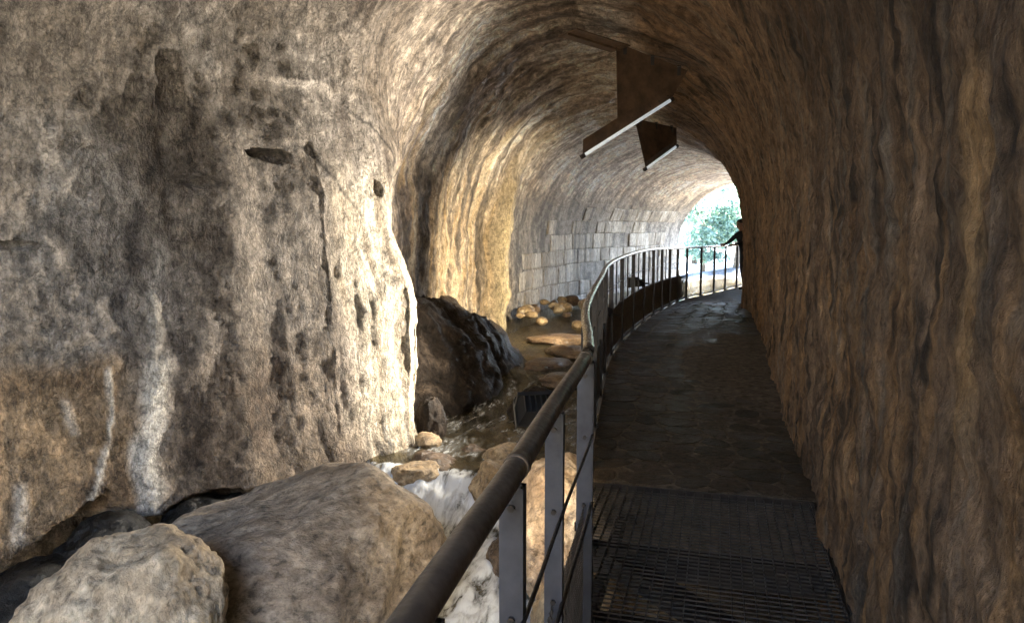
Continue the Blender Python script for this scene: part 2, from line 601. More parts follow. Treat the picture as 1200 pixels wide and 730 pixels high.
Nb = np.where(leftside > 0.5, smin(N_, butt(SS, Z_), 0.40 + 0.3 * sstep(1.5, 2.6, Z_)), N_)
# undercut at the foot of the left wall, deep shade where it meets the boulders
uz = np.interp(SS, [3.6, 4.42, 4.86, 5.06, 5.18, 5.32, 5.42, 5.63, 6.1], [-1.3, -1.10, -0.84, -0.72, -1.0, -1.02, -0.9, -0.86, -0.95])
under = sstep(0.03, -0.10, Z_ - uz + 0.03 * perlin(SS * 7, 3.1, 0))
Nb = Nb + leftside * under * 2.2 * sstep(7.0, 6.2, SS) * (SS > 2)
Nb = Nb + (1 - leftside) * 0.16 * np.exp(-((SS - 15.2) / 1.8) ** 2) * sstep(3.6, 1.5, Z_)
# the flowstone column on the far left wall
fl = np.exp(-((SS - 14.3 - 0.10 * (Z_ - 0.6)) / 0.42) ** 2)
Nb = Nb - leftside * fl * 0.34 * sstep(3.3, 1.6, Z_)
# wall set back behind the masonry blocks
mason = sstep(15.2, 15.6, SS) * (Z_ < 1.78) * leftside * (Z_ > -1.2)
Nb = Nb + mason * 0.0
Xb, Yb = to_xy(SS, Nb)
Pb = np.stack([Xb, Yb, Z_], -1)
# arc length round the section
seg = np.linalg.norm(np.diff(Pb, axis=1), axis=2)
ARC = np.concatenate([np.zeros((nr_, 1)), np.cumsum(seg, 1)], 1)
ds = np.gradient(Pb, axis=0)
du = np.gradient(Pb, axis=1)
nor = np.cross(ds, du)
nor /= np.maximum(np.linalg.norm(nor, axis=2, keepdims=True), 1e-9)
# make the normal point into the tunnel
cx, cy = to_xy(SS, wb_ / 2 + 0 * SS)
inw = np.stack([cx - Xb, cy - Yb, 1.6 - Z_], -1)
nor *= np.sign((nor * inw).sum(2, keepdims=True) + 1e-9)
X, Y, Z = Pb[..., 0], Pb[..., 1], Pb[..., 2]
far = sstep(15.0, 19.0, SS)
lw = leftside * sstep(9.3, 8.0, SS)                      # near left wall
rightw = (1 - leftside) * sstep(3.9, 2.6, Z_ + 0 * SS)
disp = (0.11 - 0.07 * rightw) * perlin(X * 0.6, Y * 0.6, Z * 0.6)
disp = disp + (0.055 - 0.035 * rightw - 0.018 * lw) * fbm(X * 1.7, Y * 1.7, Z * 1.7, 3) * (1 - 0.5 * far)
rough_d = fbm(X * 5.5, Y * 5.5, Z * (5.5 - 3.0 * lw), 3, 0.6)
disp = disp + (0.016 - 0.010 * lw) * rough_d * (1 - 0.4 * far)
disp = disp + (0.010 - 0.002 * lw) * fbm(X * 17, Y * 17, Z * 9, 2, 0.7) * sstep(10, 8, SS)
# flutes that follow the section
flute = fbm(SS * 2.6, ARC * 0.30, 2.2, 4, 0.55)
fl2 = fbm(SS * 8.0, ARC * 1.2, 7.7, 3, 0.6)
disp = disp + (0.028 * flute + 0.020 * fl2) * (1 - 0.6 * lw) * (1 - 0.9 * rightw)
disp = disp + 0.013 * rightw * fbm(X * 3.6, Y * 3.6, Z * 2.4, 4, 0.62)
disp = disp + 0.006 * rightw * fbm(X * 9, Y * 9, Z * 4, 3, 0.65)
flank = lw * sstep(6.2, 6.8, SS) * sstep(2.3, 1.7, Z)
disp = disp + 0.030 * flank * fbm(SS * 5.5, Z * 0.8, 9.9, 4, 0.6)
# broken ledges on the buttress: the upper skins of rock stand proud of the face below
def noise_line(a, b):
    return a + b * perlin(SS * 2.3, Z * 0.7, 4.4) + 0.4 * b * perlin(SS * 8.0, Z * 2, 1.4)
ln1 = noise_line(0.0, 0.10) + np.interp(SS, [5.8, 6.26, 6.75, 7.4, 7.8, 8.2], [3.2, 2.98, 2.97, 2.62, 2.35, 2.0])
ln2 = noise_line(0.0, 0.06) + np.interp(SS, [5.9, 6.17, 6.46, 6.68, 7.03, 7.4], [2.50, 2.38, 2.42, 2.11, 1.72, 1.2])
w1 = sstep(5.75, 6.1, SS) * sstep(7.5, 6.5, SS) * leftside
w2 = sstep(5.85, 6.05, SS) * sstep(7.1, 6.3, SS) * leftside
disp = disp - 0.07 * w1 * sstep(0.02, -0.02, Z - ln1)
disp = disp - 0.07 * w2 * sstep(0.05, -0.04, Z - ln2)
def pit(s, z, rs, rz, depth, top=True):
    a = ((SS - s) / rs + 0.5 * perlin(SS * 6, Z * 6, 0.3)) ** 2 + ((Z - z) / rz + 0.4 * perlin(SS * 5, Z * 5, 9.3)) ** 2
    return depth * sstep(1.25, 0.6, a) * leftside
pits = pit(5.60, 2.86, 0.08, 0.28, 0.05) + pit(6.17, 2.30, 0.13, 0.06, 0.22) + pit(5.66, 1.99, 0.16, 0.035, 0.10) \
    + pit(7.28, 2.02, 0.05, 0.11, 0.07) + pit(4.66, 1.44, 0.14, 0.03, 0.10) + pit(5.52, 2.1, 0.04, 0.5, 0.05)
disp = disp - pits
# shelf of rough crust on the left (crust above, smooth tan wall below)
crust = sstep(-0.06, 0.06, Z - (0.62 + 0.10 * perlin(SS * 3.0, 1.2, 0) + 0.05 * perlin(SS * 9.0, 4.2, 0))) * leftside * sstep(5.45, 5.15, SS)
disp = disp + 0.055 * crust + 0.03 * crust * fbm(X * 4.1, Y * 4.1, Z * 4.1, 3, 0.6)
# right wall: stepped vertical slabs of crust
slab = perlin(SS * 1.5, ARC * 0.22, 21.0) + 0.5 * perlin(SS * 4.2, ARC * 0.5, 3.0)
disp = disp + 0.006 * rightw * (sstep(0.0, 0.03, slab) - 0.5) + 0.006 * rightw * (sstep(0.1, 0.14, perlin(SS * 3.1, ARC * 0.9, 33.0)) - 0.5) + 0.005 * rightw * (sstep(0.0, 0.03, perlin(SS * 6.1 + 0.5 * ARC, ARC * 1.5, 43.0)) - 0.5)
disp = disp + 0.010 * rightw * fbm(SS * 17, ARC * 2.6, 3.3, 3, 0.65) + 0.010 * rightw * fbm(X * 22, Y * 22, Z * 14, 2, 0.7)
disp = disp * (1 - 0.8 * leftside * sstep(15.0, 16.2, SS))
P3 = Pb + nor * disp[..., None]

# colour of the rock: limestone, tan clay stain, soot-dark bands, white calcite runs; some light and shade painted in
def c3(r, g_, b_):
    return np.array([r, g_, b_])[None, None, :]
def lerp(a, b, t):
    return a + (b - a) * t[..., None]
t1 = sstep(-0.5, 0.6, fbm(X * 0.9, Y * 0.9, Z * 0.9, 4))
colr = lerp(c3(0.27, 0.215, 0.16), c3(0.40, 0.335, 0.265), t1)
mot = fbm(X * 7, Y * 7, Z * 5, 4, 0.7)
colr = lerp(colr, colr * c3(0.50, 0.48, 0.46), 0.55 * sstep(0.05, 0.55, mot))
colr = lerp(colr, colr * c3(1.45, 1.42, 1.36), 0.5 * sstep(-0.1, -0.6, mot))
mot2 = fbm(SS * 11, ARC * 3.0, 2.0, 3, 0.7)
colr = lerp(colr, colr * c3(0.6, 0.58, 0.56), 0.6 * sstep(0.1, 0.6, mot2))
colr = lerp(colr, colr * c3(0.90, 0.98, 1.10), leftside * sstep(-0.3, 0.9, Z) * sstep(9.0, 6.0, SS))
# tan lower left
tan_ = leftside * sstep(0.55, 0.30, Z + 0.15 * perlin(SS * 2.5, Z, 8)) * sstep(5.35, 5.1, SS + 0.15 * perlin(SS * 2, Z * 2.5, 1.0)) * (SS > 3)
colr = lerp(colr, c3(0.33, 0.225, 0.125) + 0 * colr, 0.8 * tan_)
# cream flank of the buttress facing the stream
cream = leftside * sstep(6.45, 6.9, SS + 0.22 * perlin(SS * 3, Z * 1.6, 2.0) + 0.08 * (Z - 1)) * sstep(8.4, 8.0, SS) * sstep(2.4, 1.7, Z - 0.3 * perlin(SS * 5, Z * 4, 3))
colr = lerp(colr, c3(0.52, 0.45, 0.34) + 0 * colr, 0.85 * cream)
faceA_shade = leftside * sstep(5.2, 5.8, SS) * sstep(6.75, 6.35, SS + 0.22 * perlin(SS * 3, Z * 1.6, 2.0)) * sstep(2.6, 2.2, Z)
colr = lerp(colr, colr * c3(0.72, 0.69, 0.66), faceA_shade)  # face turned from the floodlight, its shade painted into the colour
# darker grey-brown stains
dk = sstep(0.12, 0.55, fbm(SS * 1.4, ARC * 0.35, 5.5, 4, 0.55))
colr = lerp(colr, colr * c3(0.50, 0.47, 0.46), dk * leftside * (1 - cream) * (1 - far * 0.5))
def band(s0, z0, s1, z1, w, soft=0.5, wob=0.06):
    t = np.clip((Z - z0) / (z1 - z0), -0.02, 1.02)
    sc = s0 + (s1 - s0) * t + wob * perlin(Z * 2.2, s0 * 3.1, 0.5) + 0.12 * wob * perlin(Z * 7.0, s0, 2.5)
    m = sstep(w, w * soft, np.abs(SS - sc)) * leftside
    return m * sstep(-0.03, 0.12, t) * sstep(1.03, 0.88, t)
for (a, b_, c, d, w, k) in ((5.30, 1.75, 5.22, 0.30, 0.09, 0.7), (5.52, 0.75, 5.55, -0.75, 0.13, 0.62), (5.85, 2.85, 5.65, 1.95, 0.08, 0.5),
                            (5.58, 3.1, 5.48, 2.0, 0.06, 0.5), (5.42, 2.4, 5.24, 1.2, 0.06, 0.45)):
    mm = band(a, b_, c, d, w, 0.2, 0.10)
    colr = lerp(colr, colr * c3(0.30, 0.29, 0.30), k * mm)
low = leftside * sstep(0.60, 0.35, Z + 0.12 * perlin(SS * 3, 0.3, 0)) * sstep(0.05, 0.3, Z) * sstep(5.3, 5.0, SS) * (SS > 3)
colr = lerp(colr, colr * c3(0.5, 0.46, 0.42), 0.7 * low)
for (a, b_, c, d, w, k) in ((5.40, 0.50, 5.21, -1.05, 0.075, 1.0), (5.12, 0.40, 5.12, -0.31, 0.016, 0.8), (5.12, -0.29, 4.88, -0.86, 0.022, 0.8),
                            (5.44, 1.5, 5.40, 0.45, 0.035, 0.45), (4.86, 0.15, 4.9, -0.2, 0.03, 0.4), (4.55, -0.5, 4.5, -1.05, 0.04, 0.5)):
    mm = band(a, b_, c, d, w * (1.5 + 0.5 * perlin(SS * 9, Z * 1.5, 2.0)), 0.25, 0.05) * sstep(-1.3, -0.3, fbm(SS * 16, Z * 2.2, 4.0, 3, 0.6))
    colr = lerp(colr, c3(0.70, 0.66, 0.58) + 0 * colr, k * mm)
    P3 += nor * (0.025 * mm)[..., None]
brn = cream * sstep(0.05, 0.4, fbm(SS * 7.0, ARC * 0.35, 52.0, 3, 0.6))
colr = lerp(colr, c3(0.33, 0.26, 0.18) + 0 * colr, 0.75 * brn)
# white calcite on the buttress edge
wh = cream * sstep(0.15, 0.6, fbm(SS * 6, ARC * 0.6, 12.0, 3, 0.6))
colr = lerp(colr, c3(0.74, 0.68, 0.56) + 0 * colr, 0.8 * wh)
# streaks along the section, everywhere beyond the buttress and over the vault
stk = fbm(SS * 6.0, ARC * 1.0, 0.7, 5, 0.75)
colr = colr * (1 + 1.7 * sstep(2.0, 3.0, Z) * sstep(8.2, 10.5, SS))[..., None]  # vault lightened in its colour, standing in for light reaching it
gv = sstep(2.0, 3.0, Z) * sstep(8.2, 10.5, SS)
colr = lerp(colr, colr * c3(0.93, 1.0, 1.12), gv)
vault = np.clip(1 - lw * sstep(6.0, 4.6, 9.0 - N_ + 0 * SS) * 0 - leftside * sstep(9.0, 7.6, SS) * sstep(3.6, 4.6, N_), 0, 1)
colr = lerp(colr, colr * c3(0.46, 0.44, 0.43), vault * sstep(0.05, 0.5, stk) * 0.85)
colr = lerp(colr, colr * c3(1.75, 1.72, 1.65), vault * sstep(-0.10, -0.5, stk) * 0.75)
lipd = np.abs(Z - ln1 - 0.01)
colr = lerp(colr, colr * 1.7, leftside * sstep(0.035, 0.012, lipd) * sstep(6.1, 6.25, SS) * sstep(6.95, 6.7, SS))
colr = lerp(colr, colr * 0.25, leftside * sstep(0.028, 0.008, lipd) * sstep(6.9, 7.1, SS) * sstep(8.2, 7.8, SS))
colr = lerp(colr, colr * 0.35, leftside * sstep(0.03, 0.008, np.abs(Z - ln2 + 0.01)) * sstep(6.2, 6.3, SS) * sstep(7.1, 6.9, SS))  # shadow under the lower ledge painted as a dark line
bz = leftside * sstep(8.8, 9.8, SS) * sstep(15.6, 14.6, SS) * sstep(4.2, 3.2, Z)
bn = fbm(SS * 1.9 + 0.25 * perlin(SS * 2, ARC * 0.8, 3.0), ARC * 0.16, 61.0, 4, 0.6)
colr = lerp(colr, c3(0.55, 0.46, 0.32) + 0 * colr, 0.8 * bz * sstep(0.10, 0.40, bn))
colr = lerp(colr, c3(0.40, 0.27, 0.13) + 0 * colr, 0.6 * bz * sstep(0.0, 0.14, bn) * sstep(0.30, 0.16, bn))
colr = lerp(colr, colr * 0.30, 0.85 * bz * sstep(-0.08, -0.35, bn))
mz_ = leftside * sstep(14.9, 15.6, SS) * sstep(2.6, 1.6, Z)
colr = lerp(colr, c3(0.40, 0.36, 0.31) * (1 - 0.6 * sstep(0.0, 0.4, stk))[..., None], 0.8 * mz_)
# flowstone: ochre and cream
flc = leftside * np.exp(-((SS - 14.2 - 0.1 * (Z - 0.6)) / 0.5) ** 2) * sstep(4.0, 2.6, Z)
colr = lerp(colr, c3(0.46, 0.37, 0.24) * (1 - 0.55 * sstep(0.0, 0.35, bn))[..., None], 0.6 * flc)
flc2 = leftside * np.exp(-((SS - 14.35 - 0.1 * (Z - 0.6)) / 0.22) ** 2) * sstep(2.4, 1.2, Z)
colr = lerp(colr, c3(0.75, 0.62, 0.38) + 0 * colr, 0.9 * flc2)
# right wall and right haunch: dark brown crust with ochre, black and whitish runs
rb = lerp(c3(0.175, 0.114, 0.070), c3(0.29, 0.192, 0.118), sstep(-0.4, 0.5, fbm(SS * 1.8, ARC * 0.7, 3.0, 4)))
rb = lerp(rb, c3(0.35, 0.205, 0.095) + 0 * rb, 0.75 * sstep(0.10, 0.45, fbm(SS * 4.0, ARC * 0.35, 30.0, 4, 0.65)) * sstep(2.3, 1.2, Z))
rb = lerp(rb, c3(0.022, 0.018, 0.015) + 0 * rb, 0.85 * sstep(0.12, 0.5, fbm(SS * 8.0, ARC * 0.28, 15.0, 5, 0.7)) * sstep(-0.45, 0.25, fbm(X * 3.1, Y * 3.1, Z * 2.2, 4, 0.65)))
rb = lerp(rb, rb * c3(0.55, 0.53, 0.52), 0.8 * sstep(0.1, 0.5, fbm(X * 5.5, Y * 5.5, Z * 3.5, 4, 0.7)))
rb = lerp(rb, rb * c3(1.35, 1.33, 1.28), 0.8 * sstep(-0.1, -0.5, fbm(X * 4.5, Y * 4.5, Z * 2.5, 4, 0.7)))
rb = lerp(rb, c3(0.21, 0.18, 0.145) + 0 * rb, 0.6 * sstep(0.28, 0.6, fbm(SS * 8.0, ARC * 0.5, 25.0, 3, 0.6)))
org = np.exp(-((SS - 1.86) / 0.11) ** 4) * sstep(2.05, 1.9, Z) * sstep(0.9, 1.3, Z)
rb = lerp(rb, c3(0.48, 0.30, 0.145) + 0 * rb, 0.9 * org)
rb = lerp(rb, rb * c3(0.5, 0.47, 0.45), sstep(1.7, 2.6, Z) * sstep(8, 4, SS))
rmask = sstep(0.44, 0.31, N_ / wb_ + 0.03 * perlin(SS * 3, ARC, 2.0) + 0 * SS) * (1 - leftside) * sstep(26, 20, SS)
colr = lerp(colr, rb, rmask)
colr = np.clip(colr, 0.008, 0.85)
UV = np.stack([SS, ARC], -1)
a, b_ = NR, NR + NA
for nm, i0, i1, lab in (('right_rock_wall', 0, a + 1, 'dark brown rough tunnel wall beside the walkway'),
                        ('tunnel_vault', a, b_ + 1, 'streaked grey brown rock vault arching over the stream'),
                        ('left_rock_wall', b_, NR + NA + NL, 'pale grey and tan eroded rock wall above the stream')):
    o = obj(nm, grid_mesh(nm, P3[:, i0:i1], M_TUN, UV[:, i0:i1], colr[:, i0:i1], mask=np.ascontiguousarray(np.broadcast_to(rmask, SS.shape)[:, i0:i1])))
    tag(o, lab, kind='structure')

# ------------------------------------------------------------------ stream bed and banks
def bed_z(s, n):
    c = n - nedge(s)
    w = zw(s)
    t = sstep(-0.75, 0.95, c)
    z = -0.42 * (1 - t) + (w - 0.22) * t
    z = np.where((s > 4.3) & (c < -0.15), -1.3, z)          # below the stone path, out of sight
    z = z - sstep(3.6, 5.0, n) * 0.5 * sstep(7.0, 6.0, s)
    x, y = to_xy(s, n)
    return z + 0.14 * fbm(x * 1.6, y * 1.6, 3.3, 4, 0.55) * (0.4 + 0.6 * t) - 0.05


sr = np.concatenate([np.arange(-9, 2, 0.15), np.arange(2, 12, 0.045), np.arange(12, PORTAL + 6, 0.12)])
nc = np.linspace(-0.35, 7.6, 170)
SB, NB = np.meshgrid(sr, nc, indexing='ij')
ZB = bed_z(SB, NB)
XB, YB = to_xy(SB, NB)
tag(obj('stream_bed', grid_mesh('stream_bed', np.stack([XB, YB, ZB], -1), M_BED)), 'brown rocky stream bed', kind='structure')

# stream water: heightfield that steps down towards the viewer, foam where it falls
sr = np.concatenate([np.arange(-9, 3, 0.12), np.arange(3, 11.5, 0.028), np.arange(11.5, PORTAL + 4, 0.09)])
nc = np.linspace(0.0, 1.0, 150)
SW, CW = np.meshgrid(sr, nc, indexing='ij')
NW = nedge(SW) - 0.1 + CW * (5.6 - nedge(SW))
slope = np.abs(np.interp(SW, sr, np.gradient(zw(sr), sr)))
turb = sstep(0.05, 0.4, slope) 
near_f = sstep(6.9, 6.3, SW) * sstep(2.0, 3.2, SW)
wav = 0.012 * fbm(SW * 2.2, NW * 4.5, 1.1, 4, 0.55) + (0.026 * turb + 0.050 * near_f) * fbm(SW * 2.6 + 0.4 * perlin(SW, NW * 2, 0), NW * 4.0, 6.1, 4, 0.6)
ZW = zw(SW + 0.22 * perlin(NW * 1.3, SW * 0.8, 3) + 0.08 * perlin(NW * 6, 1, 3)) + wav
XW, YW = to_xy(SW, NW)
foam = np.clip(0.28 + 0.36 * turb + 0.46 * near_f + 0.35 * sstep(0.0, 0.05, wav) * near_f + 0.22 * sstep(8.7, 7.0, SW) * sstep(6.9, 7.3, SW)
               + 0.16 * sstep(7.6, 8.4, SW) * sstep(10.4, 9.0, SW), 0, 1)
foam = foam * sstep(13, 10.5, SW)
wcol = np.stack([foam, foam, foam], -1)
tag(obj('stream_water', grid_mesh('stream_water', np.stack([XW, YW, ZW], -1), M_WATER, np.stack([SW, NW], -1), wcol)), 'foaming white stream water', kind='structure')

# ------------------------------------------------------------------ boulders
_ico = {}


def ico(sub):
    if sub not in _ico:
        bm = bmesh.new()
        bmesh.ops.create_icosphere(bm, subdivisions=sub, radius=1)
        v = np.array([p.co[:] for p in bm.verts])
        f = [tuple(q.index for q in t.verts) for t in bm.faces]
        bm.free()
        _ico[sub] = (v, f)
    return _ico[sub]


def boulder(name, mat, c, r, seed, label, cat='boulder', group=None, sub=5, facets=7, cut=0.72, rough=0.10, rz=0.0, tilt=0.0, ridge=0.0, fine=0.02, skew=0.0):
    v, f = ico(sub)
    rs = np.random.RandomState(seed)
    p = v.copy()
    for k in range(facets):
        d = rs.normal(size=3)
        d /= np.linalg.norm(d)
        h = cut + 0.2 * rs.rand()
        e = p @ d - h
        p = p - np.clip(e, 0, None)[:, None] * d * 0.88
    o = rs.rand(3) * 50
    nrm = v
    q = p + o
    disp = rough * 1.6 * fbm(q[:, 0] * 1.3, q[:, 1] * 1.3, q[:, 2] * 1.3, 3) + rough * 0.35 * fbm(q[:, 0] * 5, q[:, 1] * 5, q[:, 2] * 5, 3, 0.6)
    disp = disp + ridge * (fbm(q[:, 0] * 1.2 + q[:, 2] * 0.6, q[:, 1] * 5.5 - q[:, 2] * 4, q[:, 2] * 1.2, 3, 0.55, True) - 0.6)
    if fine:
        disp = disp + fine * fbm(q[:, 0] * 13, q[:, 1] * 13, q[:, 2] * 13, 3, 0.6)
    p = p + nrm * disp[:, None]
    p = p * np.array(r)
    p[:, 2] += skew * p[:, 0] * np.clip(p[:, 2] / r[2] + 0.4, 0, 1)
    me = mesh_from(name, p, f, mat, True)
    ob = obj(name, me)
    ob.location = c
    ob.rotation_euler = (tilt, 0, rz)
    return tag(ob, label, cat, group)


boulder('boulder', M_GREY, (-1.74, 5.2, -1.14), (1.24, 0.85, 0.92), 21, 'large grey brown boulder with flowing ridges beside the rushing water', sub=6, facets=9, cut=0.76, rough=0.05, ridge=0.022, rz=0.1, skew=0.20, fine=0.008)
boulder('boulder', M_TAN, (-2.30, 4.15, -1.0), (0.74, 0.6, 0.78), 5, 'pale tan boulder with a rounded peak in front of the black gap', sub=6, facets=9, cut=0.78, rough=0.08, rz=-0.2, skew=0.28)
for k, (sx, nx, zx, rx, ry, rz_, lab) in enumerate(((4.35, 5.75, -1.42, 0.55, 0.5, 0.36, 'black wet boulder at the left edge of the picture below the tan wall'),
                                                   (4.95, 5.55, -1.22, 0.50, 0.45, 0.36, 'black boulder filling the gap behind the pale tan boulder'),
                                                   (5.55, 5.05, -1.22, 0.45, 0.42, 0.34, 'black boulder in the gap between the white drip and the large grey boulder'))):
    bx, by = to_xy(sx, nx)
    boulder('boulder', M_BLACK, (float(bx), float(by), zx), (rx, ry, rz_), 60 + k, lab, facets=8, rough=0.13)  # these fill the gap and carry its shade in their colour
boulder('boulder', M_BROWN, (-0.80, 7.55, -0.98), (0.34, 0.30, 0.24), 31, 'orange brown boulder at the top of the small waterfall, against the cream buttress', facets=8)
boulder('boulder', M_GOLD, (-0.95, 7.35, -0.88), (0.27, 0.22, 0.14), 71, 'flat tan boulder shelf beside the lip of the small waterfall', facets=8, rz=0.3)
boulder('boulder', M_BROWN, (-0.42, 7.95, -0.86), (0.16, 0.13, 0.10), 72, 'small brown boulder breaking the surface of the pool above the waterfall', sub=4, facets=7)
boulder('boulder', M_GOLD, (0.24, 6.35, -0.98), (0.20, 0.24, 0.24), 73, 'tan wet boulder at the foot of the waterfall behind the second railing post', facets=8)
boulder('boulder', M_GOLD, (-0.93, 8.15, -0.78), (0.15, 0.14, 0.11), 32, 'small round tan boulder resting at the foot of the cream buttress', sub=4, facets=6)
boulder('boulder', M_GOLD, (-0.12, 6.8, -0.86), (0.27, 0.26, 0.29), 33, 'tan brown boulder to the right of the small waterfall', facets=8, rz=0.6)
boulder('boulder', M_GOLD, (-0.02, 7.30, -0.72), (0.26, 0.22, 0.16), 34, 'golden lit boulder on the bank behind the handrail', facets=8)
boulder('boulder', M_BROWN, (0.02, 5.95, -1.14), (0.22, 0.26, 0.24), 35, 'dark brown wet boulder in the white water under the handrail', facets=8)
boulder('boulder', M_BANK, (0.36, 5.25, -0.62), (0.40, 0.60, 0.55), 36, 'pale sunlit looking bank boulder seen between the railing posts', sub=6, facets=6, cut=0.8)
boulder('boulder', M_GOLD, (0.42, 4.0, -1.0), (0.36, 0.75, 0.62), 37, 'brown bank boulder below the grating edge', sub=6, facets=6, cut=0.8)
boulder('boulder', M_DARK, (0.28, 9.3, -0.72), (0.32, 0.30, 0.30), 38, 'dark squarish boulder at the toe of the dark outcrop', facets=9)
ox, oy = to_xy(10.5, 4.75)
boulder('rock_outcrop', M_DARK, (float(ox), float(oy), -1.05), (1.55, 2.3, 1.65), 44, 'dark wet rock outcrop sloping down from the left wall to the pool', 'outcrop', sub=6, facets=12, cut=0.78, rough=0.09, ridge=0.05, rz=-0.27, fine=0.02, skew=-0.42)
boulder('boulder', M_DARK, (-0.95, 8.55, -0.70), (0.18, 0.22, 0.34), 45, 'narrow brown boulder wedged between cream buttress and pool', facets=8)
# flat ledges of rock in the upper stream bed
for k, (px_, py_, pz_, rx, ry, rz_) in enumerate(((0.75, 10.6, -0.62, 0.42, 0.35, 0.12), (0.55, 11.6, -0.58, 0.5, 0.34, 0.12), (1.0, 12.4, -0.50, 0.55, 0.4, 0.10),
                                                  (0.9, 13.6, -0.47, 0.7, 0.42, 0.10))):
    boulder('rock_ledge', M_BROWN, (px_, py_, pz_), (rx, ry, rz_), 50 + k,
            ('flat brown ledge just above the black floodlight', 'flat brown ledge, second step up the stream', 'flat brown ledge, third step up the stream', 'flat brown ledge below the heap of yellowish stones')[k],
            'rock', 'flat ledges in the upper stream', sub=4, facets=8, rz=k)
rnd = random.Random(5)
for k in range(34):
    s = rnd.uniform(14.6, 17.6)
    n = rnd.uniform(2.6, 4.75)
    x, y = to_xy(s, n)
    r = rnd.uniform(0.08, 0.20)
    tint = (M_GOLD, M_BROWN, M_TAN)[k % 3]
    boulder('stone', tint, (float(x), float(y), float(zw(s)) + 0.03 + 0.3 * max(0, n - 3.4) * 0.5), (r * 1.25, r, r * 0.75), 100 + k,
            ('ochre', 'dark brown', 'pale tan')[k % 3] + ' rounded stone in the heap below the masonry wall', 'stone', ('ochre', 'dark brown', 'pale tan')[k % 3] + ' stones heaped below the masonry wall', sub=3, facets=6, rz=rnd.uniform(0, 6), fine=0)

# ------------------------------------------------------------------ masonry wall of squared blocks on the far left
rnd = random.Random(9)
mw = thing('masonry_wall', 'wall of squared pale limestone blocks on the far side of the stream', 'wall', (*[float(q) for q in to_xy(15.5, 5.05)], -0.5))
def far_surface(s, a):
    """point and inward normal (n, z) on the far left wall, a metres up from z = -0.75 along the section"""
    zs0, zc0, w0 = float(zsp(s)), float(zcr(s)), float(wB(s))
    if a <= zs0 + 0.75:
        return w0, -0.75 + a, (-1.0, 0.0)
    t = np.linspace(0, 1.2, 60)
    nn, zz = w0 / 2 * (1 + np.cos(t)), zs0 + (zc0 - zs0) * np.sin(t)
    L = np.concatenate([[0], np.cumsum(np.hypot(np.diff(nn), np.diff(zz)))])
    q = a - zs0 - 0.75
    tt = float(np.interp(q, L, t))
    d = np.array([math.cos(tt) / (w0 / 2), math.sin(tt) / (zc0 - zs0)])
    d /= np.linalg.norm(d)
    return w0 / 2 * (1 + math.cos(tt)), zs0 + (zc0 - zs0) * math.sin(tt), (-d[0], -d[1])
az, ci = 0.0, 0
while az < 2.5:
    h = (0.46, 0.40, 0.47, 0.38, 0.42, 0.36, 0.40, 0.34, 0.36)[ci % 9]
    s = 15.25 + (rnd.uniform(0.0, 0.9) if ci < 4 else 0.9 * (ci - 3) + rnd.uniform(0, 1.2))
    while s < PORTAL - 0.3:
        wd = rnd.uniform(0.38, 0.92)
        pr = rnd.uniform(-0.008, 0.014)
        gp = rnd.uniform(0.003, 0.008)
        if rnd.random() > (0.03 if ci < 4 else 0.10 + 0.15 * (ci - 4)):
            vs = []
            for (u, w_) in ((gp, gp), (wd - gp, gp), (wd - gp, h - gp), (gp, h - gp)):
                ju, jw = rnd.uniform(-0.02, 0.02), rnd.uniform(-0.018, 0.018)
                for dn, ins in ((-0.10, 0), (0.006 + pr, 0), (0.022 + pr, 0.03)):
                    uu = min(max(u, gp + ins), wd - gp - ins) + ju
                    ww = min(max(w_, gp + ins), h - gp - ins) + jw
                    n_, z_, nv = far_surface(s + uu, az + ww)
                    xx, yy = to_xy(s + uu, n_ + nv[0] * dn)
                    vs.append((float(xx) - mw.location[0], float(yy) - mw.location[1], z_ + nv[1] * dn - mw.location[2]))
            fs = []
            for k in range(4):
                q = (k + 1) % 4
                for l in (0, 1):
                    fs.append((k * 3 + l, q * 3 + l, q * 3 + l + 1, k * 3 + l + 1))
            fs.append((2, 5, 8, 11))
            fs.append((9, 6, 3, 0))
            obj('stone_block', mesh_from('stone_block', vs, fs, M_BLOCK), mw)
        s += wd
    az += h
    ci += 1

# ------------------------------------------------------------------ the stone path
sr = np.arange(4.40, PORTAL + 5, 0.1)
def path_pt(s, t):
    n = nedge(s) * t - 0.08 * (1 - t)
    x, y = to_xy(s, n)
    return float(x), float(y)
V, F = [], []
for i, s in enumerate(sr):
    e = path_pt(s, 1.0)
    w = path_pt(s, 0.0)
    zp = float(zpath(e[1]))
    V += [(*w, zp - 0.005), (*e, zp - 0.005), (*e, -1.35)]
    if i:
        k = 3 * i
        F += [(k - 3, k, k + 1, k - 2), (k - 2, k + 1, k + 2, k - 1)]
k = len(V)
w0, e0 = path_pt(4.40, 0), path_pt(4.40, 1)
V += [(*w0, -1.35)]
F += [(0, 1, 2, k)]
path = tag(obj('path', mesh_from('path', V, F, M_JOINT)), 'narrow stone paved path along the right wall', kind='structure')
rnd = random.Random(3)
ROW = 0.23
nrow, ncol = 49, 6
vx = {}
def gridpt(i, j):
    if (i, j) not in vx:
        jt = 0.0 if j in (0, ncol) else rnd.uniform(-0.36, 0.36) / ncol
        vx[i, j] = (4.42 + i * ROW + (0 if i == 0 else rnd.uniform(-0.07, 0.07)), j / ncol + jt)
    return vx[i, j]
